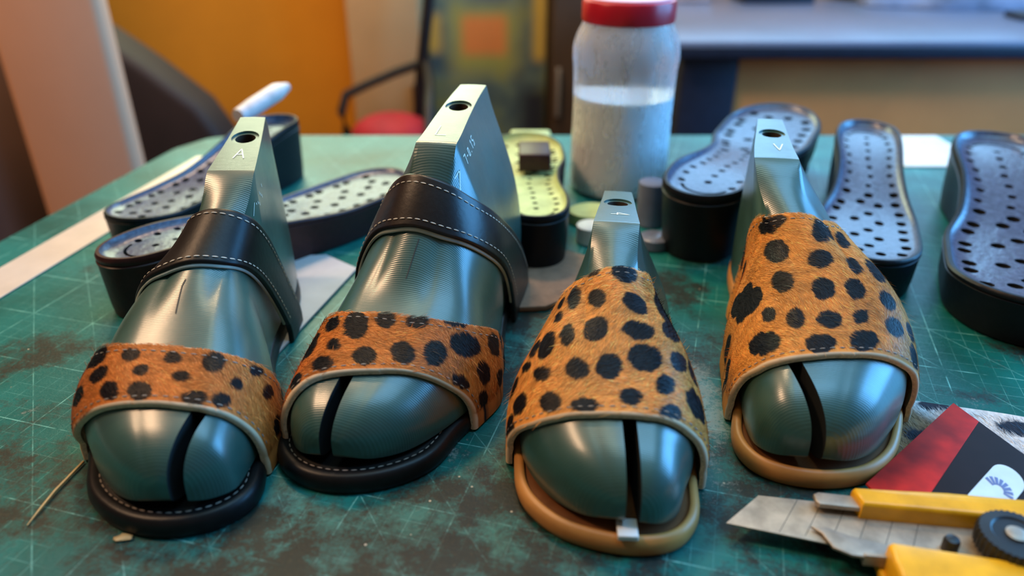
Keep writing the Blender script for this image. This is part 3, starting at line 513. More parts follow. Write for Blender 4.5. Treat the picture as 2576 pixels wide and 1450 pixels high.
def build_fur(L, key, coat, parent, n, flow, flare, thick, length=.0042):
    r = np.random.default_rng(coat.seed+9); T = r.uniform(-1, 1, n); sf, sb = edge_s(key, T); v = r.uniform(.0, 1.0, n); S = sf+(sb-sf)*v
    P = strap_point(L, S, T, .0007+thick-.0002, flare); e = 2e-3
    N = L.N(np.clip(S, .01, .99), T); dT = strap_point(L, S, np.clip(T+e, -1, 1), .0007+thick, flare)-strap_point(L, S, np.clip(T-e, -1, 1), .0007+thick, flare); dT /= np.linalg.norm(dT, axis=1, keepdims=True)+1e-9
    dS = np.cross(N, dT); dS *= np.sign(dS[:, 1:2]); Pm = coat.m(S, T); a = (vnoise(Pm[:, 0]*60+20, Pm[:, 1]*60+20, coat.seed+5)-.5)*1.3+r.normal(0, .16, n)+math.atan2(flow[1], flow[0])
    d = dT*np.cos(a)[:, None]+dS*np.sin(a)[:, None]; ln = length*r.uniform(.55, 1.15, n); lift = np.abs(r.normal(.08, .06, n)); fly = r.random(n) < .012; lift = np.where(fly, r.uniform(.3, .8, n), lift); ln = np.where(fly, ln*1.35, ln)
    raw = strap_point(L, S, np.clip(T+e, -1, 1), 0, 0)-strap_point(L, S, np.clip(T-e, -1, 1), 0, 0); gT = np.linalg.norm(raw, axis=1)/(2*e)+1e-6; dt_ = (d*dT).sum(1)*ln/gT; ds_ = (d*dS).sum(1)*ln/L.L
    keep = (S+ds_ > edge_s(key, np.clip(T+dt_, -1, 1))[0]+.0017/L.L) | fly; n = int(keep.sum()); P, N, d, dT, dS, ln, lift, S, T, dt_, ds_ = [q[keep] for q in (P, N, d, dT, dS, ln, lift, S, T, dt_, ds_)]
    side = np.cross(N, d); wd = r.uniform(.00007, .00013, n)[:, None]
    A = P; B = P+d*(ln*.5)[:, None]+N*(ln*.5*lift+.0002)[:, None]; Cc = P+d*ln[:, None]+N*(ln*lift*1.0-.00005*0)[:, None]
    Vv = np.stack([A-side*wd, A+side*wd, B-side*wd*.8, B+side*wd*.8, Cc], 1); Vv = loc_of(L, Vv).reshape(-1, 3).astype(np.float32)
    me = bpy.data.meshes.new('fur'); me.vertices.add(5*n); me.vertices.foreach_set('co', Vv.ravel()); i = np.arange(n)[:, None]*5
    lp = (i+np.array([[0, 1, 3, 2, 2, 3, 4]])).ravel().astype(np.int32); me.loops.add(7*n); me.loops.foreach_set('vertex_index', lp); me.polygons.add(2*n)
    ls = (np.arange(n)[:, None]*7+np.array([[0, 4]])).ravel().astype(np.int32); me.polygons.foreach_set('loop_start', ls)
    me.polygons.foreach_set('use_smooth', np.ones(2*n, bool)); me.update(calc_edges=True)
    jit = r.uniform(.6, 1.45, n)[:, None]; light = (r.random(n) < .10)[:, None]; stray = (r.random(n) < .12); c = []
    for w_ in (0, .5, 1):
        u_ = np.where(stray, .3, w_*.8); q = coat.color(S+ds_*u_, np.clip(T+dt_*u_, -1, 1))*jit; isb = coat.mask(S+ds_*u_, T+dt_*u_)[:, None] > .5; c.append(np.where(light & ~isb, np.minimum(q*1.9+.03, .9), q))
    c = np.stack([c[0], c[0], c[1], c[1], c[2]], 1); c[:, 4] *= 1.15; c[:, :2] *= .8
    ca = me.color_attributes.new('coat', 'FLOAT_COLOR', 'POINT'); c = c.reshape(-1, 3); ca.data.foreach_set('color', np.concatenate([c, np.ones((len(c), 1))], 1).astype(np.float32).ravel())
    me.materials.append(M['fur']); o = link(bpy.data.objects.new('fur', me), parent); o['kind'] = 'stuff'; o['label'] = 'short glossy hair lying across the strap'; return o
def capsule_chain(name, P, N, m, parent, dash=.0030, gap=.0013, w=.00042, h=.0003):
    """stitches: raised dashes along a 3-D line P with normals N"""
    seg = np.linalg.norm(np.diff(P, axis=0), axis=1); D = np.concatenate([[0], np.cumsum(seg)]); V = []; F = []; t = 0.
    f = lambda x, A: np.array([np.interp(x, D, A[:, k]) for k in range(3)])
    while t+dash < D[-1]:
        us = np.linspace(t, t+dash, 5); pr = (.35, .9, 1, .9, .35); o = len(V)
        for u, q in zip(us, pr):
            c = f(u, P); nn = f(u, N); nn /= np.linalg.norm(nn)+1e-9; d = f(min(u+1e-4, D[-1]), P)-f(max(u-1e-4, 0), P); d /= np.linalg.norm(d)+1e-9; s = np.cross(nn, d)
            for k in range(5): a = math.pi*k/4; V.append(c+s*math.cos(a)*w*q+nn*(math.sin(a)*h*q))
        for i in range(4):
            for k in range(4): a = o+i*5+k; F.append((a, a+1, a+6, a+5))
        F += [tuple(range(o, o+5)), tuple(reversed(range(o+20, o+25)))]; t += dash+gap
    return meshobj(name, V, F, m, parent)
def strap_stitches(L, key, parent, inset, m, flare, thick, which=(0, 1), dash=.003, gap=.0013, off=.0, taut=0.):
    for wch in which:
        T = np.linspace(-.97, .97, 160); e = edge_s(key, T)[wch]; sg = 1 if wch == 0 else -1
        slope = np.gradient(e*L.L, T*.075); S = e+sg*inset*np.sqrt(1+slope**2)/L.L
        P = strap_point(L, S, T, .0007+thick+off, flare); N = L.N(np.clip(S, .01, .99), T)
        if taut: P = taut_rows(P[:, None], len(T), taut/.97)[:, 0]; N = taut_rows(N[:, None], len(T), taut)[:, 0]; P = P+N/np.linalg.norm(N, axis=1, keepdims=True)*.0009
        Nl = N.copy(); Nl[:, 0] *= L.p['mir']
        capsule_chain('stitching', loc_of(L, P), Nl, m, parent, dash, gap)
def outline(L, margin, n=240):
    """closed plan outline of the last's feather edge, pushed outwards by margin(s)"""
    a = np.linspace(0, 1, 90); S = (1-np.cos(np.pi*a))/2; wi, wo = L.prm(S)[:2]; A = np.stack([wi, S*L.L], 1); B = np.stack([wo, S*L.L], 1)[::-1]; P = np.concatenate([A, B[1:-1] if abs(wi[-1]-wo[-1]) < 1e-6 else B])
    d = np.linalg.norm(np.roll(P, -1, 0)-P, axis=1); D = np.concatenate([[0], np.cumsum(d)]); Q = np.concatenate([P, P[:1]]); u = np.linspace(0, D[-1], n, endpoint=False); P = np.stack([np.interp(u, D, Q[:, k]) for k in (0, 1)], 1)
    def sm(P, it):
        for _ in range(it): P = .5*P+.25*(np.roll(P, 1, 0)+np.roll(P, -1, 0))
        return P
    P = sm(P, 14); t = np.roll(P, -1, 0)-np.roll(P, 1, 0); t /= np.linalg.norm(t, axis=1, keepdims=True); nn = np.stack([t[:, 1], -t[:, 0]], 1); s = P[:, 1]/L.L
    P = P+nn*margin(s, np.sign(P[:, 0]))[:, None]; P = sm(P, 8); t = np.roll(P, -1, 0)-np.roll(P, 1, 0); t /= np.linalg.norm(t, axis=1, keepdims=True); nn = np.stack([t[:, 1], -t[:, 0]], 1)
    return P, nn
def build_footbed(L, parent, margin, prof, mats, split, stitch=None):
    P, nn = outline(L, margin); n = len(P); rings = []
    for d, z in prof:
        Q = P-nn*d; zz = np.full(n, z); rings.append(np.concatenate([Q, zz[:, None]], 1))
    R = np.stack(rings); c = R[-1].mean(0)
    for f in (.66, .33): q = c+(R[-1]-c)*f; R = np.concatenate([R, q[None]])
    R = R.copy(); t = R[..., 1]/L.L; up = L.p['lift']*t**2*np.clip(R[..., 2]/.008, 0, 1); X = (R[..., 0]+L.p['bend']*t**2)*L.p['mir']; V = np.stack([X, R[..., 1], R[..., 2]+up], -1)
    V = V.reshape(-1, 3); k = len(R); F = grid_faces(k, n, 0, True); mi = [0 if i//n < split else 1 for i in range(len(F))]; F += [tuple(range((k-1)*n, k*n)), tuple(reversed(range(n)))]; mi += [1, 0]
    ob = meshobj('footbed', V, fix(L, F), mats, parent, True, mi, angle=60)
    if stitch:
        d, z, m = stitch; Q = P-nn*d; t = Q[:, 1]/L.L; X = (Q[:, 0]+L.p['bend']*t**2)*L.p['mir']; W = np.stack([X, Q[:, 1], z+L.p['lift']*t**2], 1)
        i = np.argmin(np.abs(W[:, 1]-.15)-0*W[:, 0]); W = np.roll(W, -i, 0); W = np.concatenate([W, W[:1]]); N = np.tile([0, 0, 1.], (len(W), 1)); capsule_chain('stitching', W, N, m, ob, .0030, .0014, .00036, .00025)
    return ob

# ------------------------------------------------------------------ room (floor at -0.75, table top at 0)
FZ = -.75; CZ = 1.75
BY = 2.05
struct(box('floor', -2.2, 1.75, -1.2, BY, FZ-.05, FZ, M['floor'], bev=0))
def panel_holes(name, axes, a0, a1, b0, b1, c0, c1, holes, m):
    """slab spanning a x b with rectangular holes; axes names which coordinates a, b and the thickness c are"""
    bm = bmesh.new(); A = sorted(set([a0, a1]+[h[0] for h in holes]+[h[1] for h in holes])); B = sorted(set([b0, b1]+[h[2] for h in holes]+[h[3] for h in holes]))
    for p, q in zip(A, A[1:]):
        for r, t in zip(B, B[1:]):
            if any(h[0] < (p+q)/2 < h[1] and h[2] < (r+t)/2 < h[3] for h in holes): continue
            e = {axes[0]: (p, q), axes[1]: (r, t), axes[2]: (c0, c1)}; bm_box(bm, *e['x'], *e['y'], *e['z'])
    return struct(frombm(name, bm, m, smooth=False))
def window(name, axes, h, c, pane, t=.035, bars=1):
    bm = bmesh.new(); a0, a1, b0, b1 = h; R = [(a0, a1, b0, b0+t), (a0, a1, b1-t, b1), (a0, a0+t, b0+t, b1-t), (a1-t, a1, b0+t, b1-t)]
    for k in range(bars): x = a0+(a1-a0)*(k+1)/(bars+1); R.append((x-t/2, x+t/2, b0+t, b1-t))
    for r in R: e = {axes[0]: r[:2], axes[1]: r[2:], axes[2]: (c, c+.04)}; bm_box(bm, *e['x'], *e['y'], *e['z'])
    wn = struct(frombm(name, bm, M['white'], smooth=False)); V = []
    for a, b in ((a0+t, b0+t), (a1-t, b0+t), (a1-t, b1-t), (a0+t, b1-t)): e = {axes[0]: a, axes[1]: b, axes[2]: c+.03}; V.append((e['x'], e['y'], e['z']))
    meshobj('pane', V, [(0, 1, 2, 3)], M[pane], wn, False)
W1 = (-1.0, .08, .42, 1.35); W2 = (.18, 1.45, .36, 1.35); W3 = (-.32, .0, .10, .80); W5 = (.05, 1.20, .06, .82); W4 = (.05, 1.35, .12, 1.35)
panel_holes('wall_back', 'xzy', -2.2, 1.75, FZ, CZ, BY, BY+.08, [W1, W2], M['mustard']); window('window_1', 'xzy', W1, BY+.02, 'pane_pale'); window('window_2', 'xzy', W2, BY+.02, 'pane_blue')
panel_holes('ceiling', 'xyz', -2.2, 1.75, -1.2, BY, CZ, CZ+.08, [W3, W5], M['ceil']); window('window_3', 'xyz', W3, CZ+.02, 'pane_skypale', bars=0); window('window_5', 'xyz', W5, CZ+.02, 'pane_sky', bars=0)
panel_holes('wall_right', 'yzx', -1.2, BY, FZ, CZ, 1.75, 1.83, [W4], M['brownwall']); window('window_4', 'yzx', W4, 1.77, 'pane_deep')
struct(box('wall_left', -2.25, -2.2, -1.2, BY, FZ, CZ, M['brownwall'], bev=0))
# ------------------------------------------------------------------ work table and cutting mat
def inset_poly(pts, d):
    c = np.mean(pts, 0); out = []
    n = len(pts)
    for i in range(n):
        p0, p1, p2 = map(np.array, (pts[i-1], pts[i], pts[(i+1) % n])); a = (p1-p0)/np.linalg.norm(p1-p0); b = (p2-p1)/np.linalg.norm(p2-p1)
        na = np.array([-a[1], a[0]]); nb = np.array([-b[1], b[0]]); h = na+nb; h /= (1+na@nb); out.append(tuple(p1+h*d))
    return out
TP = [(-.56, -.05), (1.25, -.05), (1.25, .897), (-.33, .897), (-.365, .885), (-.392, .84), (-.437, .589)]
tb = empty('work_table', (0, 0, FZ)); tag(tb, 'work table under the green cutting mat', 'table')
o = prism('table_top', TP, .75-.003-.03, .75-.003, M['wood'], tb, .003)
for x, y in ((-.42, .05), (1.15, .05), (1.15, .80), (-.30, .80)): box('leg', x-.025, x+.025, y-.025, y+.025, 0, .717, M['wood'], tb)
def build_mat():
    pts = inset_poly(TP, .006); P = np.array(pts); step = .0028; x = np.arange(-.56, 1.25, step*1.6); 
    xs = np.concatenate([np.arange(-.57, .56, step), np.arange(.56, 1.26, .02)]); ys = np.concatenate([np.arange(-.05, .2, .02), np.arange(.2, .60, step), np.arange(.60, .90, .006)])
    # rows stop at the mat's slanted left edge
    XL = np.interp(ys, [p[1] for p in (pts[0], pts[6], pts[5], pts[4], pts[3])], [p[0] for p in (pts[0], pts[6], pts[5], pts[4], pts[3])]); ys = np.clip(ys, pts[0][1], pts[3][1])
    u = (xs-xs[0])/(xs[-1]-xs[0]); X = XL[:, None]+(1.243-XL)[:, None]*u[None]; Y = np.repeat(ys[:, None], len(xs), 1)
    g = np.zeros_like(X); s = np.zeros_like(X)
    for (cx, cy, rx, ry, a, k) in GRIME:
        a = math.radians(a); dx = X-cx; dy = Y-cy; q = ((dx*math.cos(a)+dy*math.sin(a))/rx)**2+((-dx*math.sin(a)+dy*math.cos(a))/ry)**2; g = np.maximum(g, k*np.exp(-q*1.2))
    for (cx, cy, rx, ry, a, k) in SCUFF_GLARE:
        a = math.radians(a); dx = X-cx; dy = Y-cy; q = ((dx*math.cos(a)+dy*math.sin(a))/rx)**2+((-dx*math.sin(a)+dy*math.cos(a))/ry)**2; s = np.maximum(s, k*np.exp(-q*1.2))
    nr, nc = X.shape; V = np.stack([X, Y, np.zeros_like(X)], -1).reshape(-1, 3); n = len(V); F = grid_faces(nr, nc, 0)
    ring = list(range(nc))+[i*nc+nc-1 for i in range(1, nr)]+[(nr-1)*nc+j for j in range(nc-2, -1, -1)]+[i*nc for i in range(nr-2, 0, -1)]
    V = np.concatenate([V, V[ring]-[0, 0, .003]]); m_ = len(ring); F += [(ring[i], n+i, n+(i+1) % m_, ring[(i+1) % m_]) for i in range(m_)]+[tuple(n+i for i in reversed(range(m_)))]
    o = meshobj('cutting_mat', V, F, M['mat'], None, True, angle=40)
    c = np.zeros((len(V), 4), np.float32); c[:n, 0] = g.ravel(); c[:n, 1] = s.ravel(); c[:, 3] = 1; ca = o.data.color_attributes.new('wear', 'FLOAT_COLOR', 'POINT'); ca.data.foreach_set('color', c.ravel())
    tag(o, 'worn green cutting mat with grid lines, grime and scratches covering the table', 'cutting mat'); return o
GRIME = [(-.30, .415, .06, .035, 20, .75), (-.325, .525, .05, .03, 10, .5), (-.19, .265, .13, .05, 0, .75), (-.25, .31, .06, .05, 0, .6), (-.10, .245, .12, .05, 0, .95), (-.04, .262, .08, .045, 20, 1.), (.0, .30, .05, .06, 0, .75), (.01, .235, .08, .05, 0, .95), (-.29, .28, .05, .05, 0, .6),
         (.20, .24, .12, .06, 0, .9), (.12, .275, .05, .04, 0, .8), (.11, .40, .06, .10, 0, .6), (.13, .29, .05, .06, 10, .75), (.27, .365, .035, .012, -15, .7), (.33, .42, .06, .03, 30, .5), (.10, .50, .08, .06, 0, .7), (-.02, .44, .07, .08, 0, .7), (.24, .42, .06, .08, 0, .3), (-.27, .34, .06, .05, 30, .45), (.04, .235, .04, .04, 0, .8), (-.12, .36, .05, .1, 0, .6), (0., .37, .05, .08, 0, .6)]
SCUFF_GLARE = [(-.28, .345, .04, .014, 50, .65), (-.30, .31, .06, .012, 30, .5), (-.03, .31, .035, .05, 0, .65), (.11, .36, .03, .08, 0, .95), (.10, .30, .035, .06, 0, .7), (-.01, .265, .05, .025, 0, .5), (.27, .357, .04, .012, -15, .6), (-.25, .38, .04, .02, 0, .4), (-.35, .43, .03, .03, 0, .4), (.13, .25, .06, .04, 0, .55), (0., .34, .03, .06, 0, .5), (.06, .24, .03, .02, 0, .4)]  # pale scuffs, with window glare between the sandals painted in
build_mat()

# ------------------------------------------------------------------ the four lasts with their sandals
LAST_LABELS = {1: 'teal painted last at the far left wearing a sandal with a black instep strap', 2: 'tallest teal last second from the left with 7-0.15 scratched on its side', 3: 'shortest teal last with the number 4 on top inside a vamp slide nearest the camera', 4: 'teal last standing in the rightmost leopard slide beside the knife'}
SANDAL_LABELS = {1: 'leftmost sandal with black footbed, leopard toe band and black stitched instep strap', 2: 'second sandal from left with black footbed, leopard band and dark brown instep strap', 3: 'leopard slide with tan rim and a white tab at the toe', 4: 'rightmost leopard slide with tan rim in front of the black perforated soles'}
COATS = {1: (.50, .150, .028), 2: (.52, .155, .026), 3: (.68, .27, .055), 4: (.62, .235, .040)}
EXTRA = {1: [(.20, -.97, .005), (.27, -.93, .004), (.26, -.80, .004)], 2: [(.20, -.97, .006), (.30, -.95, .005), (.36, -.9, .006), (.15, .93, .004)], 3: [(.25, -.95, .005), (.33, -.93, .006), (.40, -.86, .005), (.47, -.9, .005), (.28, .97, .006), (.36, .93, .006), (.44, .96, .005), (.50, .85, .005), (.56, .96, .004), (.54, -.9, .005)],
         4: [(.26, -.97, .005), (.34, -.95, .006), (.42, -.93, .005), (.50, -.96, .005), (.24, .97, .005), (.32, .93, .006), (.40, .95, .006), (.47, .86, .005), (.54, .95, .005)]}
FLOW = {1: (.9, -.3), 2: (-.85, -.2), 3: (-.8, -.55), 4: (-.65, -.75)}
NF = {1: 22000, 2: 26000, 3: 46000, 4: 46000}
BLACKPROF = [(.0012, .0), (0, .0012), (-.0004, .004), (.0002, .0075), (.0014, .0100), (.0032, .0108), (.0055, .0106), (.0066, .0101), (.0078, .0106), (.0100, .0104), (.02, .0104)]
TANPROF = [(.0014, .0), (.0002, .0014), (-.0004, .004), (-.0002, .0072), (.0010, .0098), (.0028, .0108), (.0044, .0100), (.0052, .0086), (.0064, .0092), (.0090, .0098), (.02, .0103)]
for k in (1, 2, 3, 4):
    L, last = build_last(k, LAST_LABELS[k]); p = L.p
    sd = empty('sandal', (p['x'], p['y'], 0), p['rot']); tag(sd, SANDAL_LABELS[k], 'sandal', 'leopard print sandals on lasts')
    key = '%dL' % k
    if k < 3:
        mg = lambda s, sg, A_={1: .0060, 2: .0076}[k]: A_*(1-smooth01((s-.07)/.10))+.0010
        fb = build_footbed(L, sd, mg, BLACKPROF, [M['blackleather'], M['blackleather']], 8, (.0066, .0103, M['dullthread'])); fb['label'] = 'black leather footbed with a stitched rim'
    else:
        mg = lambda s, sg, A_={3: .0066, 4: .0046}[k]: A_*(1-smooth01((s-.08)/.13))*(.62+.38*smooth01(s/.035))+.0010
        fb = build_footbed(L, sd, mg, TANPROF, [M['tan'], M['tandark']], 6, None); fb['label'] = 'tan footbed with a padded rim'
    coat = Coat(L, key, COATS[k], 20+k, EXTRA[k]); fl = .0016 if k < 3 else .0030
    ts = build_strap('toe_strap' if k < 3 else 'vamp', L, key, [M['hide'], M['suede'], M['suede']], sd, .0033, 300, 110 if k < 3 else 220, fl, (.008, .0045, .0015), coat.color)
    ts['label'] = 'leopard spotted hair-on hide with a raw beige edge'
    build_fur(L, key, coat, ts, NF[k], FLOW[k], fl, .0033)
    strap_stitches(L, key, ts, .0040, M['dullthread'], fl, .0033, (0, 1), .0028, .0022, .0002)
    if k < 3:
        st = build_strap('instep_strap', L, '%dB' % k, [M['blackleather'] if k == 1 else M['brownleather'], M['lining'], M['blackleather']], sd, .0030, 180, 40, .0026, (.008, .004, .0015), None, .0006, .085)
        st['label'] = 'black leather strap with cream stitching' if k == 1 else 'dark brown leather strap with cream stitching'
        strap_stitches(L, '%dB' % k, st, .0030, M['thread'], .0026, .0033, (0, 1), .0032, .0014, .0003, .085)
        # pale lining edge peeping out under the front edge
        T = np.linspace(-.98, .98, 120); e = edge_s('%dB' % k, T)[0]; V = []; q0 = strap_point(L, e-.0022/L.L*0-.0014/L.L, T, .0004, .0022); q1 = strap_point(L, e-.0014/L.L, T, .0016, .0022); q2 = strap_point(L, e+.003/L.L, T, .0016, .0022)
        Nq = L.N(np.clip(e, .01, .99), T); q0, q1, q2 = [taut_rows(q[:, None], len(T), .085)[:, 0]+Nq*.0009 for q in (q0, q1, q2)]; V = np.concatenate([loc_of(L, q0), loc_of(L, q1), loc_of(L, q2)]); meshobj('lining', V, fix(L, grid_faces(3, len(T))), M['lining'], st)
    # marks on the lasts
    mk = []
    if k == 1: mk += text_strokes('A', p['sf']+.055, .07, .0, -.17, .045, .0)
    if k == 2:
        mk += text_strokes('L', p['sf']+.035, .06, 0, -.22, .05, 0)
        mk += text_strokes('7-0.15', .560, -.335, .022, .002, -.006, .05)
        mk += [[(.505, -.24), (.522, -.28), (.500, -.32)]]
    if k == 3: mk += text_strokes('4', p['sf']+.075, -.06, -.028, .0, 0, .18)
    if k == 4: mk += text_strokes('V', p['sf']+.05, .0, 0, -.16, .045, 0)
    if k == 1: mk += [[(.60+.012*i, .33+.02*(i % 3)), (.604+.012*i, .35+.02*(i % 3))] for i in range(7)]+[[(.59, .30), (.575, .34)]]
    if mk: e = stroke_mesh('scratched_mark', L, mk, .0008, M['mark'], last, .0002)
    if k in (1, 2):
        e = stroke_mesh('pencil_line', L, [[(.30, -.02), (.36, -.03), (.375, -.02)]] if k == 1 else [[(.335, -.03), (.40, -.05)]], .0007, M['pencil'], last, .0002)
# white tab lying at the toe of the third sandal
p = LASTS[3]; q = Matrix.Rotation(p['rot'], 3, 'Z')
tbm = bmesh.new(); bm_box(tbm, -.0046, .0046, -.0055, .0055, 0, .0030, .0006); o = frombm('tab', tbm, M['white']); o.location = (.0512, .2462, .0108); o.rotation_euler = (0, 0, -.05); tag(o, 'small white plastic tab at the toe slit of the slide nearest the camera', 'tab')

# ------------------------------------------------------------------ perforated platform soles
def sole_mesh(hh=.060, ht=.032, L_=.275, name='sole', holes=True, top=None, side=None):
    y = np.array([0, .02, .08, .2, .38, .52, .68, .84, .94, .985, 1.]); inn = np.array([0, .018, .030, .034, .030, .033, .044, .045, .034, .018, 0]); out = -np.array([0, .018, .031, .035, .034, .037, .043, .042, .032, .018, 0])
    a = np.linspace(0, 1, 60); S = (1-np.cos(np.pi*a))/2; ya = s2a(y); wi = pchip(ya, inn, s2a(S)); wo = pchip(ya, out, s2a(S)); P = np.concatenate([np.stack([wi, S*L_], 1), np.stack([wo, S*L_], 1)[::-1][1:-1]])
    d = np.linalg.norm(np.roll(P, -1, 0)-P, axis=1); D = np.concatenate([[0], np.cumsum(d)]); Q = np.concatenate([P, P[:1]]); n = 160; u = np.linspace(0, D[-1], n, endpoint=False); P = np.stack([np.interp(u, D, Q[:, k]) for k in (0, 1)], 1)
    for _ in range(4): P = .5*P+.25*(np.roll(P, 1, 0)+np.roll(P, -1, 0))
    t = np.roll(P, -1, 0)-np.roll(P, 1, 0); t /= np.linalg.norm(t, axis=1, keepdims=True); nn = np.stack([t[:, 1], -t[:, 0]], 1)
    def topz(y): s = np.clip(y/L_, 0, 1); return hh+(ht-hh)*smooth01((s-.12)/.6)+.004*np.clip((s-.85)/.15, 0, 1)
    prof = [(.006, 0, 0), (.003, .0015, 0), (.002, .2, 1), (.0005, .80, 1), (-.0002, .86, 1), (.0010, .875, 1), (.0002, .90, 1), (0, .955, 1), (.0012, 1., 1), (.0034, 1.0, 1), (.0046, .945, 1), (.0075, .90, 1), (.014, .88, 1)]
    V = []; 
    for (dd, z, rel) in prof:
        Q = P-nn*dd; zz = topz(Q[:, 1])*z if rel else np.full(n, z); V.append(np.concatenate([Q, zz[:, None]], 1))
    R = np.stack(V); c = R[-1].mean(0)
    for f in (.75, .5, .25):
        q = R[-1].copy() if f == .75 else None; xx = prof[-1]; Q = P-nn*.014; cc = Q.mean(0); q2 = np.stack([cc[0]+(Q[:, 0]-cc[0])*f, Q[:, 1]], 1) if False else cc+(Q-cc)*f
        R = np.concatenate([R, np.concatenate([q2, (topz(q2[:, 1])*.88)[:, None]], 1)[None]])
    k = len(R); F = grid_faces(k, n, 0, True); mi = [0 if i//n < 9 else 1 for i in range(len(F))]; F += [tuple(range((k-1)*n, k*n)), tuple(reversed(range(n)))]; mi += [1, 0]
    ob = meshobj(name, R.reshape(-1, 3), F, [side or M['rubber'], top or M['rubbertop'], M['hole']], None, True, mi, angle=50)
    if holes:
        bm = bmesh.new(); r = random.Random(5)
        for i in range(15):
            s = .13+.79*i/14.5; yv = s*L_; wl = float(np.interp(s, y, out))+.013; wr = float(np.interp(s, y, inn))-.013; cols = 3 if i % 2 or s < .5 else 3
            if s > .55: cols = 4 if i % 2 == 0 else 3
            for c_ in range(cols):
                x = wl+(wr-wl)*(c_/(cols-1)) if cols > 1 else 0; x += r.uniform(-.001, .001); yy = yv+(.004 if c_ % 2 else 0); big = 1+.5*(s > .5)
                g = bmesh.ops.create_cone(bm, cap_ends=True, segments=10, radius1=.0027*big, radius2=.0031*big, depth=.016)['verts']
                for v in g: v.co = Vector((v.co.x*1.05+x, v.co.y*.9+yy, v.co.z+float(topz(np.array([yy]))[0])*.88))
        for j in range(9):       # crescent mark by the heel
            a = math.pi*(.15+.7*j/8); g = bmesh.ops.create_cone(bm, cap_ends=True, segments=8, radius1=.0016, radius2=.0016, depth=.012)['verts']
        for f in bm.faces: f.material_index = 2
        # keep only the clear ring of perforations (loose crescent cones sit at the origin and are dropped)
        dead = [v for v in bm.verts if abs(v.co.x) < .0017 and abs(v.co.y) < .0017]; bmesh.ops.delete(bm, geom=dead, context='VERTS')
        N_ = 14; pr = []
        for rr in (.017, .0195):
            pr.append([(rr*math.cos(math.pi*(1.12+.76*j/N_)), .036+rr*math.sin(math.pi*(1.12+.76*j/N_))*.9) for j in range(N_+1)])
        z0, z1 = hh*.88-.005, hh*.88+.01; A = [[bm.verts.new((x, yv, z)) for x, yv in pr[q]] for q in (0, 1) for z in (z0, z1)]
        for j in range(N_):
            for a_, b_ in ((0, 1), (3, 2), (2, 0), (1, 3)): f = bm.faces.new((A[a_][j], A[a_][j+1], A[b_][j+1], A[b_][j])); f.material_index = 2
        for j in (0, N_): f = bm.faces.new((A[0][j], A[1][j], A[3][j], A[2][j])); f.material_index = 2
        cut = frombm('cutter', bm, [M['rubber'], M['rubbertop'], M['hole']], smooth=False); boolean(ob, [cut]); ob.data.polygons.foreach_set('use_smooth', np.ones(len(ob.data.polygons), bool)); ob.data.set_sharp_from_angle(angle=math.radians(45))
    return ob
proto = sole_mesh(); protolow = sole_mesh(.048, .030, name='sole_low')
protomaroon = sole_mesh(.048, .030, name='sole_maroon', side=M['maroon']); protolime = sole_mesh(.048, .045, name='sole_lime', top=M['lime'])  # lime top colour stands in for the window reflected on the sole
def place_sole(src, hx, hy, tx, ty, mir, label, scale=None, z=0., pitch=0.):
    o = src.copy(); o.name = 'platform_sole'; COL.objects.link(o); d = math.hypot(tx-hx, ty-hy); s = d/.275
    o.location = (hx, hy, z); o.rotation_euler = (pitch, 0, math.atan2(-(tx-hx), ty-hy)); o.scale = (s*mir*(scale or 1), s, 1); tag(o, label, 'shoe sole', 'perforated platform soles'); return o
place_sole(proto, .354, .745, .252, .472, 1, 'black perforated sole standing between the rightmost slide and the sole at the right edge', .80)
place_sole(proto, .458, .705, .333, .410, 1, 'black perforated sole cut off by the right edge of the photo', .98)
place_sole(proto, .137, .540, .292, .795, -1, 'black platform sole behind the rightmost last with its thick heel toward the jar', .98, 0., math.radians(5.5))
place_sole(proto, -.228, .765, -.312, .548, 1, 'black platform sole behind the leftmost last with the pale rod on it', .90)
place_sole(protomaroon, -.276, .452, -.103, .672, -1, 'sole with a maroon heel just left of the leftmost last', .80)
place_sole(protolime, .020, .520, .012, .740, 1, 'sole with a lime top painted for the window reflection right behind the second last', 1.0)
o = box('rubber_block', .262, .310, .755, .790, .0003, .0205, M['rubber'], None, .002); tag(o, 'black rubber block under the raised toe of the sole behind the rightmost last', 'block')
for q in (proto, protolow, protomaroon, protolime): bpy.data.objects.remove(q)

# ------------------------------------------------------------------ jar of cloudy liquid
JX, JY = .105, .716
jar = empty('plastic_jar', (JX, JY, 0)); tag(jar, 'tall clear plastic jar of cloudy liquid with a red lid', 'jar')
rz = [(.030, .0), (.044, .001), (.047, .006), (.0475, .02), (.0472, .05), (.0468, .08), (.0472, .10), (.0480, .118), (.0490, .129), (.0482, .138), (.0450, .148), (.0412, .156), (.0400, .162), (.0400, .170)]
pr = pchip([z for r, z in rz], [r for r, z in rz], np.linspace(0, .171, 60)); zz = np.linspace(0, .171, 60)
outer = list(zip(pr, zz)); lathe('body', outer, M['bottle'], jar, 72, ripple=lambda i, t: .008*math.sin(t*14)*(1 if 26 < i < 46 else 0))
lathe('liquid', [(r-.0018, z) for r, z in outer if .002 < z < .095], M['milky'], jar, 72)
lathe('lid', [(.0385, .158), (.0412, .1585), (.0418, .161), (.0418, .1745), (.0408, .1765), (.038, .177)], M['redcap'], jar, 72, ripple=lambda i, t: .006*math.sin(t*60) if 1 < i < 4 else 0)
lathe('lid_disc', [(.0375, .1768), (.0375, .1785), (.030, .179)], M['pinkcap'], jar, 48)

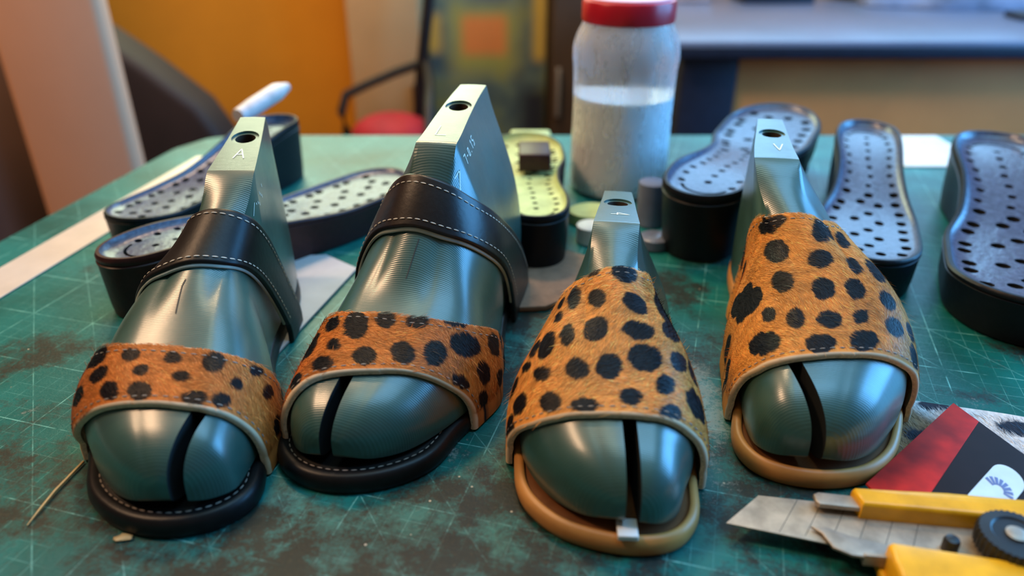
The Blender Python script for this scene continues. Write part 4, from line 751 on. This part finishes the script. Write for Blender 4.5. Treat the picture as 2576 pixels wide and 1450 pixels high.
# ------------------------------------------------------------------ flat things on the mat
o = prism('board', [(-.150, .404), (-.121, .528), (-.150, .552), (-.215, .548), (-.24, .50), (-.205, .44)], .0003, .0022, M['board'], None, .0004); tag(o, 'sheet of pale grey board on the mat between the two left sandals', 'board')
pts = [(-.075, .47), (-.06, .462), (.0, .461), (.024, .463), (.042, .478), (.055, .51), (.060, .545), (.045, .556), (.0, .520), (-.03, .512), (-.07, .50)]
o = prism('insole_board', pts, .0003, .0046, M['cork'], None, .0008); tag(o, 'brown insole board lying on the mat between the second and third sandals', 'insole')
# steel ruler
d = Vector((-.367+.396, .651-.521, 0)); an = math.atan2(d.x, d.y)
rb = bmesh.new(); bm_box(rb, -.019, .019, 0, .62, .0003, .0014, .0003, 1); o = frombm('ruler', rb, M['ruler']); o.location = (-.445, .195, 0); o.rotation_euler = (0, 0, -math.atan2(.0385, .1455)*.72); tag(o, 'long pale metal ruler lying along the left side of the mat', 'ruler')
# straw, crumb
o = tube('bristle', [(-.227, .260, .0008), (-.2262, .27, .0014), (-.2255, .282, .0016), (-.224, .293, .0014), (-.2225, .304, .0012)], .00075, M['gold'], None, 8, [.35, .8, 1, 1, .9]); tag(o, 'thin golden bristle lying on the mat left of the leftmost sandal', 'bristle')
bm = bmesh.new(); bmesh.ops.create_icosphere(bm, subdivisions=2, radius=1)
for v in bm.verts: f = 1+.25*math.sin(v.co.x*5+v.co.y*3); v.co = Vector((v.co.x*.0044*f, v.co.y*.0022*f, v.co.z*.0009+.0011))
o = frombm('leather_crumb', bm, M['gold']); o.location = (-.178, .2525, 0); o.rotation_euler = (0, 0, .15); tag(o, 'small tan leather crumb on the mat in front of the leftmost sandal', 'crumb')
# pale rod
o = tube('bone_folder', [(-.262, .715, .071), (-.254, .735, .074), (-.240, .775, .080), (-.234, .792, .081)], .0088, simple('bone', (.62, .55, .54), .5, bmp=0), None, 12, [.8, 1, 1, .5]); tag(o, 'pale bone folder rod lying on the sole behind the leftmost last', 'folder')
# clutter between the jar and the third last
def disc(name, x, y, r, z0, z1, m, lab, cat, sx=1.):
    o = lathe(name, [(r*.9, z0), (r, z0+.001), (r, z1-.001), (r*.9, z1)], m, None, 32); o.location = (x, y, 0); o.scale = (sx, 1, 1); return tag(o, lab, cat)
disc('foam_disc', .072, .625, .018, 0.0003, .012, M['lime'], 'pale lime foam disc on the mat in front of the jar', 'foam disc', 1.2)
disc('foam_pad', .066, .582, .012, 0.0003, .016, M['white'], 'small white foam pad on the mat behind the shortest last', 'foam pad', 1.)
o = disc('thread_spool', .122, .620, .012, .0003, .040, M['grey'], 'blue grey thread spool standing in front of the jar', 'spool')
o = disc('glue_cap', .118, .572, .013, .0003, .010, M['benchtop'], 'flat blue grey cap lying behind the shortest last', 'cap')
o = box('rubber_block', .006, .034, .632, .672, .0445, .060, M['maroon'], None, .002); tag(o, 'dark maroon rubber block on the lime topped sole', 'block')
o = box('foam_scrap', -.002, .045, .845, .875, .0003, .012, M['lime'], None, .003); tag(o, 'pale lime foam scrap at the far table edge left of the jar', 'foam scrap')
o = box('white_card', .420, .508, .772, .885, .0003, .0016, M['white'], None, .0004); tag(o, 'white card lying at the far table edge between the two right soles', 'card')

# ------------------------------------------------------------------ hide scrap, card, knife in the lower right corner
def hide_scrap():
    n1, n2 = 120, 90; u = np.linspace(0, 1, n1); v = np.linspace(0, 1, n2); U, Vv = np.meshgrid(u, v, indexing='ij')
    # far edge runs from the slide to the right, near edge hides under the card
    x0 = .176+.045*Vv; x1 = .36+0*Vv; X = x0+(x1-x0)*U; far = .3625-.115*(X-.215)/.12*.33-.012*smooth01((X-.28)/.1); near = .268-.01*U; Y = near+(far-near)*Vv
    Z = .0020+.0006*np.sin(U*9+Vv*4)+.0022*smooth01((Vv-.9)/.1)*0; r = np.random.default_rng(3)
    sp = [(.243, .351, .010, .006), (.222, .322, .009, .007), (.211, .306, .007, .006), (.278, .329, .011, .007), (.303, .315, .009, .006), (.262, .300, .01, .008), (.236, .296, .008, .008), (.33, .31, .01, .007), (.32, .285, .011, .008), (.20, .285, .008, .006)]
    def col(X, Y):
        k = np.zeros(X.shape); w_ = (vnoise(X*700+9, Y*700+9, 4)-.5)*.5
        for a, b, rx, ry in sp: k = np.maximum(k, np.clip((1-np.hypot((X-a)/rx, (Y-b)/ry)+w_*.5)*5+.5, 0, 1))
        white = smooth01((X-.232+(Y-.33)*.5)/.012)[..., None]; n = vnoise(X*900, Y*300, 5)[..., None]; b = (np.array([.30, .16, .07])*(1-white)+np.array([.62, .58, .55])*white)*(.7+.5*n)
        edge = np.zeros(X.shape)[..., None]; return b*(1-k[..., None])+np.array([.012, .012, .022])*k[..., None]
    V = np.stack([X, Y, Z], -1).reshape(-1, 3); n = len(V); F = grid_faces(n1, n2, 0); V2 = V-[0, 0, .0014]; F2 = [tuple(reversed(f)) for f in grid_faces(n1, n2, n)]; E = []
    for i in range(n1-1): a = i*n2+n2-1; E.append((a, a+n, a+n+n2, a+n2)); a = i*n2; E.append((a, a+n2, a+n+n2, a+n))
    for j in range(n2-1): E.append((j, j+n, j+1+n, j+1)); a = (n1-1)*n2+j; E.append((a, a+1, a+1+n, a+n))
    o = meshobj('hide_scrap', np.concatenate([V, V2]), F+F2+E, [M['hide'], M['suede']], None, True, [0]*len(F)+[1]*(len(F2)+len(E)), angle=50)
    bm = bmesh.new(); bm.from_mesh(o.data); bmesh.ops.recalc_face_normals(bm, faces=bm.faces); bm.to_mesh(o.data); bm.free()
    c = col(X, Y).reshape(-1, 3); c = np.concatenate([c, c*0+.3]); ca = o.data.color_attributes.new('coat', 'FLOAT_COLOR', 'POINT'); ca.data.foreach_set('color', np.concatenate([c, np.ones((len(c), 1))], 1).astype(np.float32).ravel())
    n = 12000; uu = r.uniform(0, 1, n); vv = r.uniform(0, .93, n); vv0 = vv; x = (.176+.045*vv); x = x+(.36-x)*uu; fy = .3625-.115*(x-.215)/.12*.33-.012*smooth01((x-.28)/.1); y = (.268-.01*uu)+(fy-(.268-.01*uu))*vv; z = np.full(n, .0022)
    a = r.normal(1.9, .3, n); ln = r.uniform(.003, .0055, n); d = np.stack([np.cos(a), np.sin(a), np.abs(r.normal(.15, .1, n))], 1); s = np.stack([-np.sin(a), np.cos(a), 0*a], 1)*.00013; A = np.stack([x, y, z], 1); B = A+d*(ln*.5)[:, None]; Cc = A+d*ln[:, None]
    VV = np.stack([A-s, A+s, B-s*.8, B+s*.8, Cc], 1).reshape(-1, 3); FF = []
    for i in range(n): k = i*5; FF += [(k, k+1, k+3, k+2), (k+2, k+3, k+4)]
    h = meshobj('fur', VV, FF, M['fur'], o); h['kind'] = 'stuff'; cc = np.repeat((col(x, y)*r.uniform(.7, 1.5, n)[:, None])[:, None], 5, 1).reshape(-1, 3); ca = h.data.color_attributes.new('coat', 'FLOAT_COLOR', 'POINT'); ca.data.foreach_set('color', np.concatenate([cc, np.ones((len(cc), 1))], 1).astype(np.float32).ravel())
    tag(o, 'offcut of white and tan spotted hide under the red and black card', 'hide offcut')
hide_scrap()
cdE = empty('card_sleeve', (.173, .281, .0062), 0); tag(cdE, 'red and black card sleeve with a hanging hole on the hide offcut', 'card')
ux = Vector((.76, .65)); uy = Vector((.30, -.954))      # along the red stripe, across it
def cp(a, b): return (ux.x*a+uy.x*b, ux.y*a+uy.y*b)
ln = .1005
# near-right corner is cut by the knife; the far edge runs to the right
prism('red_stripe', [cp(0, 0), cp(0, .0285), cp(ln, .0177), cp(ln, 0)][::-1], 0, .0012, M['red'], cdE, .0002)
def slot(a0, a1, bc, r, n=14):
    return [cp(a1+r*math.cos(t), bc+r*math.sin(t)) for t in np.linspace(-math.pi/2, math.pi/2, n)]+[cp(a0, bc+r), cp(a0, bc-r)]
prism('black_panel', [cp(0, .0285), cp(0, .105), cp(ln, .105), cp(ln, .0177)][::-1], 0, .0012, M['blackcard'], cdE, .0002)
lb = prism('label', slot(.044, .0745, .0475, .0088)[::-1], .00125, .0016, M['label'], cdE)
for t in np.linspace(.25, 2.9, 8):
    a0, b0 = .062+.0035*math.sin(t), .0475+.0030*math.cos(t); a1, b1 = .062+.0085*math.sin(t), .0475+.0080*math.cos(t); dx, dy = (a1-a0), (b1-b0); l_ = math.hypot(dx, dy); px, py = -dy/l_*.0006, dx/l_*.0006
    prism('printed_ray', [cp(a0-px, b0-py), cp(a0+px, b0+py), cp(a1+px*1.6, b1+py*1.6), cp(a1-px*1.6, b1-py*1.6)], .0016, .00175, M['bluemark'], lb)
bt = box('blade_tip', -.010, .010, -.004, .003, .0018, .0030, M['gold'], cdE, .0004); bt.location = (*cp(.036, .050), 0); bt.rotation_euler = (0, 0, -.55)

kn = empty('utility_knife', (.0985, .2545, .0), -.125); tag(kn, 'yellow snap-off utility knife with a black locking wheel', 'knife')
# local frame: x along the knife from the blade tip, y across (0 = middle), z up
bl = [(0, -.0105+.0085), (.012, .0125+.006), (.19, .0125+.0), (.19, -.0125), (.04, -.0115)]
o = prism('blade', [(-.001, -.0015), (.0165, .0185), (.17, .0135), (.17, -.0135), (.055, -.0105)][::-1], .0085, .0093, M['bladesteel'], kn, .0001); o['label'] = 'steel snap-off blade'
for i in range(6):
    x = .022+.011*i; V = [(x, -.0045-.001*i+.0005, .00935), (x+.0003, -.0045-.001*i+.0005, .00935), (x+.0123, .0175-.0003*i, .00935), (x+.0120, .0175-.0003*i, .00935)]
    meshobj('score_line', V, [(0, 1, 2, 3)], M['pencil'], o, False)
ch = bmesh.new(); bm_box(ch, .055, .30, -.0155, .0155, .0062, .0080, .0004); bm_box(ch, .055, .30, -.0165, -.0148, .0062, .0125, .0004); bm_box(ch, .045, .30, .0145, .0162, .0062, .0135, .0004)
frombm('channel', ch, M['steel'], kn)
# rounded nose clips of the steel channel
prism('channel_nose', [(.036, -.0010), (.040, -.0045), (.043, -.0125), (.050, -.0160), (.075, -.0170), (.075, -.0100), (.052, -.0048), (.043, -.0008)], .0100, .0116, M['steel'], kn, .0005)
prism('channel_nose', [(.0405, .0125), (.042, .0105), (.072, .0098), (.072, .0175), (.043, .0185), (.0405, .0170)], .0120, .0146, M['steel'], kn, .0006)
def rail(pts, z0, z1, bev, name='handle_rail'): return prism(name, pts, z0, z1, M['yellow'], kn, bev, 4)
rail([(.0600, .0090), (.30, .0075), (.30, .0205), (.10, .0205), (.0590, .0200), (.0575, .0185)], .0010, .0185, .0022)
rail([(.0640, -.0140), (.0635, -.0350), (.068, -.0372), (.12, -.0385), (.30, -.0500), (.30, -.0200), (.125, -.0180), (.066, -.0125)], .0010, .0185, .0026)
box('handle_floor', .062, .30, -.036, .019, .0008, .0055, M['yellow'], kn, .001)
wh = empty('locking_wheel', (.1175, -.0060, 0)); wh.parent = kn
V = []; nT = 36
bm = bmesh.new(); rings = []
for (r, z, kn_) in ((.0125, .0125, 0), (.0142, .0135, 1), (.0146, .0200, 1), (.0138, .0222, 1), (.0100, .0226, 0), (.0092, .0219, 0), (.0060, .0219, 0)):
    rings.append([bm.verts.new(((r+(.0006 if kn_ and j % 4 < 2 else 0))*math.cos(j/(nT*4)*2*math.pi), (r+(.0006 if kn_ and j % 4 < 2 else 0))*math.sin(j/(nT*4)*2*math.pi), z)) for j in range(nT*4)])
for a, b in zip(rings, rings[1:]):
    for j in range(nT*4): bm.faces.new((a[j], a[(j+1) % (nT*4)], b[(j+1) % (nT*4)], b[j]))
bm.faces.new(rings[0]); bm.faces.new(rings[-1]); frombm('knurled_wheel', bm, M['knob'], wh, angle=30)
lathe('screw', [(.0040, .0215), (.0044, .0228), (.0030, .0234), (.0012, .0234)], M['steel'], wh, 32)
lathe('pin', [(.0034, .0085), (.0034, .0145), (.0028, .0160), (.0012, .0165)], M['knob'], kn, 28, loc=(.0935, -.0055, 0))

# ------------------------------------------------------------------ behind the table
pl = box('peach_pillar', -.765, -.597, 1.15, 1.19, FZ, CZ, M['peach'], None, .012); tag(pl, 'tall peach painted pillar beyond the left end of the table', 'pillar')
cb = empty('brown_cabinet', (-1.40, 1.50, FZ)); tag(cb, 'dark brown cabinet at the left edge behind the peach pillar', 'cabinet')
box('body', -.45, .32, -.15, .35, 0, 1.9, M['brownwall'], cb, .006); dr = box('door', -.30, .30, -.172, -.152, .06, 1.86, M['brownwall'], cb, .004)
bm = bmesh.new(); bmesh.ops.create_uvsphere(bm, u_segments=20, v_segments=12, radius=.028)
o = frombm('knob', bm, M['amber'], dr); o.location = (.50-.05, -.198, .70)  # amber ball invented to stand for a small orange lamp glow
o.location = (.285, -.198, .68)
ac = empty('armchair', (-.80, 1.50, FZ)); tag(ac, 'dark brown upholstered chair behind the left corner of the table', 'chair')
def xz_prism(name, pts, y0, y1, m, parent, bev):
    o = prism(name, [(x, z) for x, z in pts], y0, y1, m, parent, bev, 4)
    for v in o.data.vertices: x, y, z = v.co; v.co = (x, z, y)
    bm = bmesh.new(); bm.from_mesh(o.data); bmesh.ops.recalc_face_normals(bm, faces=bm.faces); bm.to_mesh(o.data); bm.free(); return o
xz_prism('backrest', [(-.14, .25), (.225, .25), (.225, .55), (.18, .63), (.09, .71), (0, .78), (-.10, .82), (-.14, .80)], -.02, .09, M['darkbrown'], ac, .02)
box('seat', -.14, .225, .095, .42, .28, .42, M['darkbrown'], ac, .03)
for x in (-.11, .19):
    for y in (.02, .38): box('leg', x-.02, x+.02, y-.02, y+.02, 0, .245, M['darkbrown'], ac)
tc = empty('tan_cupboard', (-.312, 1.97, FZ)); tag(tc, 'tall tan cupboard against the mustard wall', 'cupboard')
box('body', -.090, .094, -.05, .078, 0, 1.12, M['tancup'], tc, .006); d_ = box('door', -.086, .088, -.066, -.051, .04, 1.08, M['tancup'], tc, .004); box('handle', .065, .078, -.082, -.067, .45, .58, M['blackmetal'], d_, .002)
cv = box('painted_canvas', -.212, .088, 1.985, 2.01, FZ, .22, M['canvas'], None, .003); tag(cv, 'large canvas painted grey green with orange and yellow patches', 'painting')
bc = empty('brown_cupboard', (.18, 1.97, FZ)); tag(bc, 'narrow dark brown cupboard between the painted canvas and the workbench', 'cupboard')
box('body', -.085, .085, -.05, .078, 0, 1.15, M['framewood'], bc, .005); d_ = box('door', -.080, .080, -.066, -.051, .04, 1.11, M['framewood'], bc, .003); box('handle', -.07, -.06, -.082, -.067, .5, .62, M['steel'], d_, .002)
ch = empty('black_chair', (-.30, 1.72, FZ)); tag(ch, 'black curved arm chair in front of the tan cupboard', 'chair')
tube('back_post', [(.05, .10, 0), (.065, .09, .45), (.085, .08, .62), (.125, .08, .86)], .013, M['blackmetal'], ch)
tube('armrest', [(.100, .08, .655), (.03, .08, .632), (-.04, .07, .605), (-.09, .06, .583), (-.103, .05, .545), (-.095, .05, .50), (-.09, .04, 0)], .011, M['blackmetal'], ch)
tube('armrest', [(.100, .08, .655), (.115, .0, .62), (.12, -.10, .59), (.12, -.13, .55), (.12, -.13, 0)], .011, M['blackmetal'], ch)
tube('leg', [(-.08, -.13, .42), (-.08, -.13, 0)], .012, M['blackmetal'], ch)
box('seat', -.105, .13, -.14, .10, .405, .435, M['blackmetal'], ch, .01)
bm = bmesh.new(); bmesh.ops.create_uvsphere(bm, u_segments=32, v_segments=16, radius=1)
for v in bm.verts: v.co = Vector((v.co.x*.095, v.co.y*.085, .062*math.copysign(abs(v.co.z)**.75, v.co.z)))
o = frombm('cushion', bm, M['redcushion']); o.location = (-.275, 1.70, FZ+.4975); tag(o, 'red cushion on the black arm chair', 'cushion')
# workbench on the right
wb = empty('workbench', (.90, 1.66, FZ+.0)); tag(wb, 'long workbench with a blue grey top behind the soles', 'workbench')
box('bench_top', -.625, .80, -.325, .30, .764, .782, M['benchtop'], wb, .006); box('top_edge', -.628, .80, -.333, -.326, .754, .774, M['navy'], wb, .002)
box('end_panel', -.60, -.50, -.30, .28, 0, .763, M['navy'], wb, .004); box('front_panel', -.499, .78, -.29, -.27, .03, .763, M['brownpanel'], wb, .004); box('end_panel', .74, .78, -.268, .28, 0, .763, M['navy'], wb, .004)
tube('brace', [(-.49, -.305, .54), (-.44, -.305, .60), (-.36, -.305, .64)], .012, M['navy'], wb)
bm = bmesh.new(); bmesh.ops.create_uvsphere(bm, u_segments=40, v_segments=20, radius=1)
for v in bm.verts: c_ = v.co; f = 1+.14*math.sin(c_.x*7)*math.cos(c_.y*5); v.co = Vector((c_.x*.26*f, c_.y*.09*f, max(c_.z, -.05)*.045*f))
o = frombm('folded_cloth', bm, M['grey']); o.location = (1.02, 1.78, .034); tag(o, 'crumpled blue grey cloth on the workbench', 'cloth')
o = box('pink_box', .30, .45, 1.82, 1.94, .0323, .075, M['pink'], None, .004); tag(o, 'pale pink box on the workbench behind the jar', 'box')
o = lathe('cream_bowl', [(.03, 0), (.05, .006), (.068, .03), (.072, .045), (.066, .045), (.05, .02), (.01, .01)], M['cream'], None, 40); o.location = (.80, 1.90, .0323); tag(o, 'cream bowl on the workbench', 'bowl')
o = box('dark_tray', .52, .68, 1.80, 1.93, .0323, .052, M['navy'], None, .003); tag(o, 'dark flat tray on the workbench', 'tray')
o = box('tool_case', 1.0, 1.16, 1.55, 1.62, .0323, .044, M['navy'], None, .004); tag(o, 'dark flat tool case at the right of the workbench', 'case')
bpy.context.view_layer.update()
